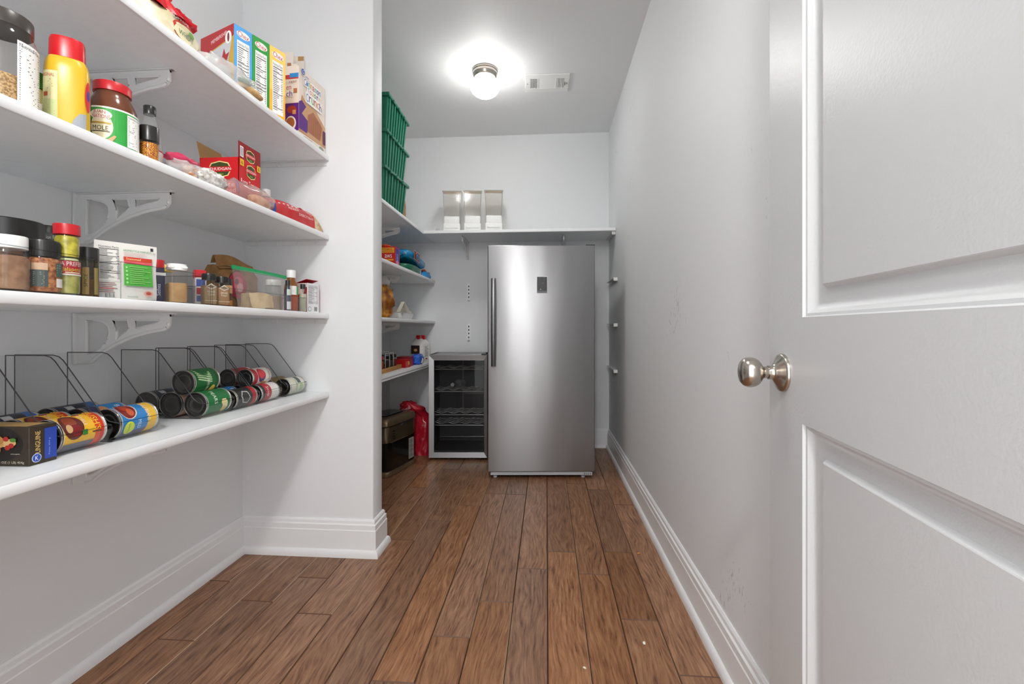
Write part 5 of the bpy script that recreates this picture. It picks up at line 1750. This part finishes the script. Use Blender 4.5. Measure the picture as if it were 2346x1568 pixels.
MB().box(-.022, .0, -.02, -.018, .0005, .055, M_ACRYL).box(-.002, .0, -.02, .03, .0005, .055, M_ACRYL).build('panel', t)
MB().tube([(-.022, -.019, .002), (-.022, -.019, .055), (.0, -.019, .03), (.018, -.019, .002)], .0015, M_ACRYL_EDGE, 5).build('edge', t)

# second rear shelf
Z = S2
d, w, h = .150, .095, .142
t = carton('snack_box', 'red box with yellow and blue print at the front of the rear second shelf', 'box', (-1.120, 3.130, Z), 0, d, w, h, mat('red_snack_card', '#c81e1c', .45))
p = Print(face_ny(-w / 2 - .0001, -d / 2))
p.rect(.03, .098, d - .006, .134, '#e8a01c').text('DOUBLE', .088, .122, .08, .012, '#b02018').text('CHOCOLATE', .088, .107, .09, .010, '#b02018')
p.text('aws', .102, .075, .05, .024, '#f4ece8').rect(.05, .044, d - .012, .056, '#e8a01c').ellipse(.105, .026, .022, .016, '#d86a1c').ellipse(.13, .02, .012, .010, '#f0c040')
p.build('face_print', t)
p = Print(face_x(d / 2 + .0001, -w / 2))
p.rect(.01, .0, .085, h, '#a83a6a').rect(.016, .02, .075, .132, '#2a48a8').text('aws', .045, .07, .05, .02, '#c8e0f4', 1).rect(.02, .02, .07, .045, '#d88ab0')
p.build('side_print', t)
MB().blob((-.02, -.01, h + .010), (.05, .03, .0095), mat('orange_pack', '#c8481c', .35), 4, .1, 5, 20, 10).build('top_flap', t, smooth=60)
t = thing('chip_bag', 'bright blue chip bag with red logo patch lying on a green bag', 'bag', (-1.110, 3.560, Z + .080), 0)
bl = mat('blue_foil', '#1c86b8', .25, bump=(30, .4))
M = Matrix.Rotation(math.radians(-5), 4, 'X')
MB().blob((0, 0, .040), (.105, .235, .040), bl, 3, .12, 6, 34, 16, .6, M=M).build('bag', t, smooth=70)
MB().blob((.02, -.16, .042), (.06, .070, .038), mat('teal_foil', '#16607c', .25), 5, .14, 6, 24, 12, .7, M=M).build('teal_end', t, smooth=70)
p = Print(lambda u, v, e: tuple(M @ Vector((.1075 + e * 5 - .02 * max(0, v - .055), -.175 + u, .004 + v))))
p.rect(0, .004, .150, .072, '#d8c8b0').rect(.006, .008, .144, .068, '#7a1218').ellipse(.090, .036, .034, .022, '#3aa0d8').ellipse(.090, .034, .018, .014, '#16425c').ellipse(.04, .054, .008, .006, '#e8e0d8')
p.build('logo_patch', t)
t = thing('chip_bag', 'dark green bag lying flat under the blue chip bag', 'bag', (-1.105, 3.470, Z), 0)
MB().blob((0, 0, .034), (.100, .205, .0345), mat('green_foil', '#14674a', .28, bump=(30, .4)), 7, .08, 6, 34, 14, .6).build('bag', t, smooth=70)
MB().lathe([(.0, .0), (.020, .0), (.026, .004), (.028, .022), (.024, .03)], mat('white_cap_end', '#d8d8d0', .4), 20, Matrix.Translation((.048, .196, .034)) @ Matrix.Rotation(-PI / 2, 4, 'X')).build('white_end', t)
t = thing('blue_packet', 'crumpled blue packet at the back wall end of the rear second shelf', 'bag', (-1.055, 3.860, Z), 0)
MB().blob((0, 0, .030), (.050, .105, .0305), mat('sky_foil', '#2a8fd0', .25, bump=(40, .5)), 2, .22, 9, 28, 14, .7).build('packet', t, smooth=70)
MB().blob((.01, -.04, .064), (.02, .03, .012), mat('orange_pack', ''), 3, .2, 7, 16, 10, .9, False).build('orange_corner', t, smooth=70)

# third rear shelf
Z = S3
t = thing('foil_pan', 'ribbed foil pan holding cards and packets on the rear third shelf', 'pan', (-1.135, 3.330, Z), 0)
foil = mat('aluminium_foil', (.78, .77, .75), .30, .55, bump=(60, .3))
q = MB()
nseg = 120
def pan(i, j):
    a = 2 * PI * i
    c, s_ = math.cos(a), math.sin(a)
    r = (abs(c) ** 8 + abs(s_) ** 8) ** (-1 / 8)
    k = .86 + .12 * j + (.0 if j < .95 else .05) + .006 * math.sin(a * 60) * (1 if j < .95 else 0)
    return (.115 * r * c * k, .165 * r * s_ * k, .001 + .045 * min(1, j / .95))
q.grid(pan, nseg, 10, foil, cu=True)
q.box(-.095, .095, -.138, .138, .001, .003, foil)
q.build('pan', t, smooth=30)
MB().box(-.05, .08, .06, .061, .004, .072, mat('white_card', '#d8d4c8', .6), M=Matrix.Rotation(math.radians(20), 4, 'X')).build('card', t)
MB().blob((.05, .105, .052), (.045, .05, .014), mat('white_wrap', '#d8d0c4', .35), 3, .2, 8, 20, 10, .8, False).build('wrapped_packet', t, smooth=60)
MB().box(.03, .075, .085, .10, .05, .064, M_BLACK, .002).build('clip', t)
t = thing('note_card', 'folded white card standing tent-like on the foil pan', 'card', (-1.045, 3.215, Z + .050), math.radians(-15))
MB().add([(0, -.06, 0), (0, .0, .075), (.0, .075, .0), (.03, -.06, 0), (.03, .0, .075), (.03, .075, 0), (0, .0, .0725), (.03, .0, .0725)], [(0, 1, 4, 3), (1, 2, 5, 4)], mat('white_card', '')).build('card', t, smooth=0)
t = thing('snack_bag', 'orange-brown crumpled bag of nuts standing behind the foil pan', 'bag', (-1.155, 3.065, Z), 0)
MB().blob((0, 0, .120), (.095, .085, .120), two_tone('orange_nut_bag', '#8a4a12', '#d8922a', 16, .3, bump=.5), 6, .22, 8, 34, 22, .75).build('bag', t, smooth=60)
MB().blob((.02, .015, .255), (.055, .050, .045), M_MILKY, 4, .3, 10, 24, 14, .8, False).build('bag_top', t, smooth=60)

# lowest rear shelf
Z = S4
t = thing('wooden_tray', 'tan wooden tray holding small jars on the lowest rear shelf', 'tray', (-1.160, 2.985, Z), math.radians(2))
wd = two_tone('tan_wood', '#a8743c', '#c89454', 6, .5, (1, .2, 1))
MB().box(-.115, .115, -.27, .27, .0005, .012, wd, .002).build('bottom', t)
for (a, b, c, d_) in ((-.115, .115, -.27, -.26), (-.115, .115, .26, .27), (-.115, -.105, -.26, .26), (.105, .115, -.26, .26)):
    MB().box(a, b, c, d_, .012, .030, wd, .002).build('rim', t)
for i, (x, y, c, lb) in enumerate(((-1.10, 2.86, '#5a3422', 'brown jar'), (-1.10, 2.93, '#a84a24', 'orange-labelled jar'), (-1.12, 3.00, '#2c221c', 'black jar'), (-1.10, 3.12, '#4a4038', 'dark grey jar'), (-1.10, 3.19, '#6a2a20', 'dark red jar'))):
    t = jar('small_jar', '%s standing in the wooden tray, number %s from the partition' % (lb, ('one', 'two', 'three', 'four', 'five')[i]), 'jar', (x, y, Z + .0125), .028, .085 + .008 * (i % 3), LIDK if i != 1 else LIDR, mat('jar_fill_%d' % i, c, .6), .85, .018, .026, .92)
    t['label'] = lb + ' standing in the tan wooden tray'
t = thing('wire_rack', 'small bright wire rack standing in the wooden tray', 'rack', (-1.052, 3.030, Z + .012), 0)
q = MB()
for x in (-.006, .020 - .0):
    pass
for y in (-.085, -.005, .070):
    q.tube([(-.012, y, .002), (-.012, y, .112), (-.045, y + .01, .118)], .0022, M_CHROME, 6)
for z in (.004, .112):
    q.tube([(-.012, -.085, z), (-.012, .070, z)], .0022, M_CHROME, 6)
q.tube([(-.045, -.075, .118), (-.045, .08, .118)], .0022, M_CHROME, 6)
q.build('wire_frame', t)
t = carton('snack_box', 'small bright red packet beside the wooden tray', 'box', (-1.075, 3.330, Z), math.radians(-8), .090, .085, .062, mat('red_packet', '#b8141c', .35))
p = Print(face_x(.0452, -.0425))
p.lines(.01, .01, .075, .05, 4, '#e88a80', 3).rect(.05, .02, .07, .045, '#f0c040')
p.build('side_print', t)
t = carton('snack_box', 'dark red flat packet behind the blue sweets bag', 'box', (-1.090, 3.455, Z), math.radians(4), .100, .13, .075, mat('dark_red_packet', '#84101c', .35))
p = Print(face_x(.0502, -.065))
p.lines(.015, .012, .115, .06, 4, '#d8544c', 6)
p.build('side_print', t)
t = thing('sweets_bag', 'crumpled royal blue sweets bag in front of the white jug', 'bag', (-1.045, 3.630, Z), 0)
MB().blob((0, 0, .042), (.040, .090, .0435), two_tone('blue_white_film', '#1c3fae', '#3f78e0', 18, .25, bump=.3), 8, .2, 8, 30, 16, .75).build('bag', t, smooth=60)
MB().blob((.036, .01, .030), (.010, .022, .022), mat('pale_figure', '#e8d8d0', .5), 2, .2, 6, 16, 10, .9, False).build('white_patch', t, smooth=60)
def jug():
    t = thing('white_jug', 'white plastic jug with red ribbed cap and dark picture label', 'bottle', (-1.078, 3.845, S4), math.radians(-18))
    MB().rlathe([(.95, .0008), (1, .008), (1, .150), (.94, .170), (.62, .192), (.55, .197), (.55, .205)], .062, .070, mat('white_jug_plastic', '#dedcd8', .35), e=4, seg=44).build('body', t, smooth=50)
    l = MB().lathe([(.040, .199), (.040, .231), (.037, .234), (.0, .234)], LIDR, 30)
    for i in range(26):
        a = 2 * PI * i / 26
        l.box(-.001, .001, -.0016, .0016, .200, .230, LIDR, M=Matrix.Translation((.040 * math.cos(a), .040 * math.sin(a), 0)) @ Matrix.Rotation(a, 4, 'Z'))
    l.build('cap', t, smooth=40)
    p = Print(face_ny(-.0706, -.05))
    p.rect(0, .075, .085, .148, '#2c1c18').ellipse(.045, .108, .018, .012, '#c89a60')
    p.build('picture_label', t)
    p = Print(face_x(.0626, -.055))
    p.rect(.01, .03, .10, .148, '#ece9e4').lines(.02, .05, .08, .14, 10, '#5a5a60', 3).rect(.03, .03, .06, .04, '#b8202c')
    p.build('text_label', t)
jug()

# ------------------------------------------------------------------ crumbs on the floor
for i, (x, y, c, r) in enumerate(((.318, 1.515, '#e8e4da', .0045), (.115, 1.392, '#e0d8c4', .0035), (.420, 2.12, '#c88a3a', .005))):
    t = MB().blob((0, 0, r * .6), (r, r * 1.6, r * .6), mat('crumb_%d' % i, c, .7), i, .25, 6, 12, 8).build('crumb', None, 60, (x, y, .0008), (0, 0, i))
    tag(t, ('white crumb on the floor near the right baseboard', 'pale splinter on the floor in front of the camera', 'orange crumb on the floor by the right baseboard')[i], 'crumb')
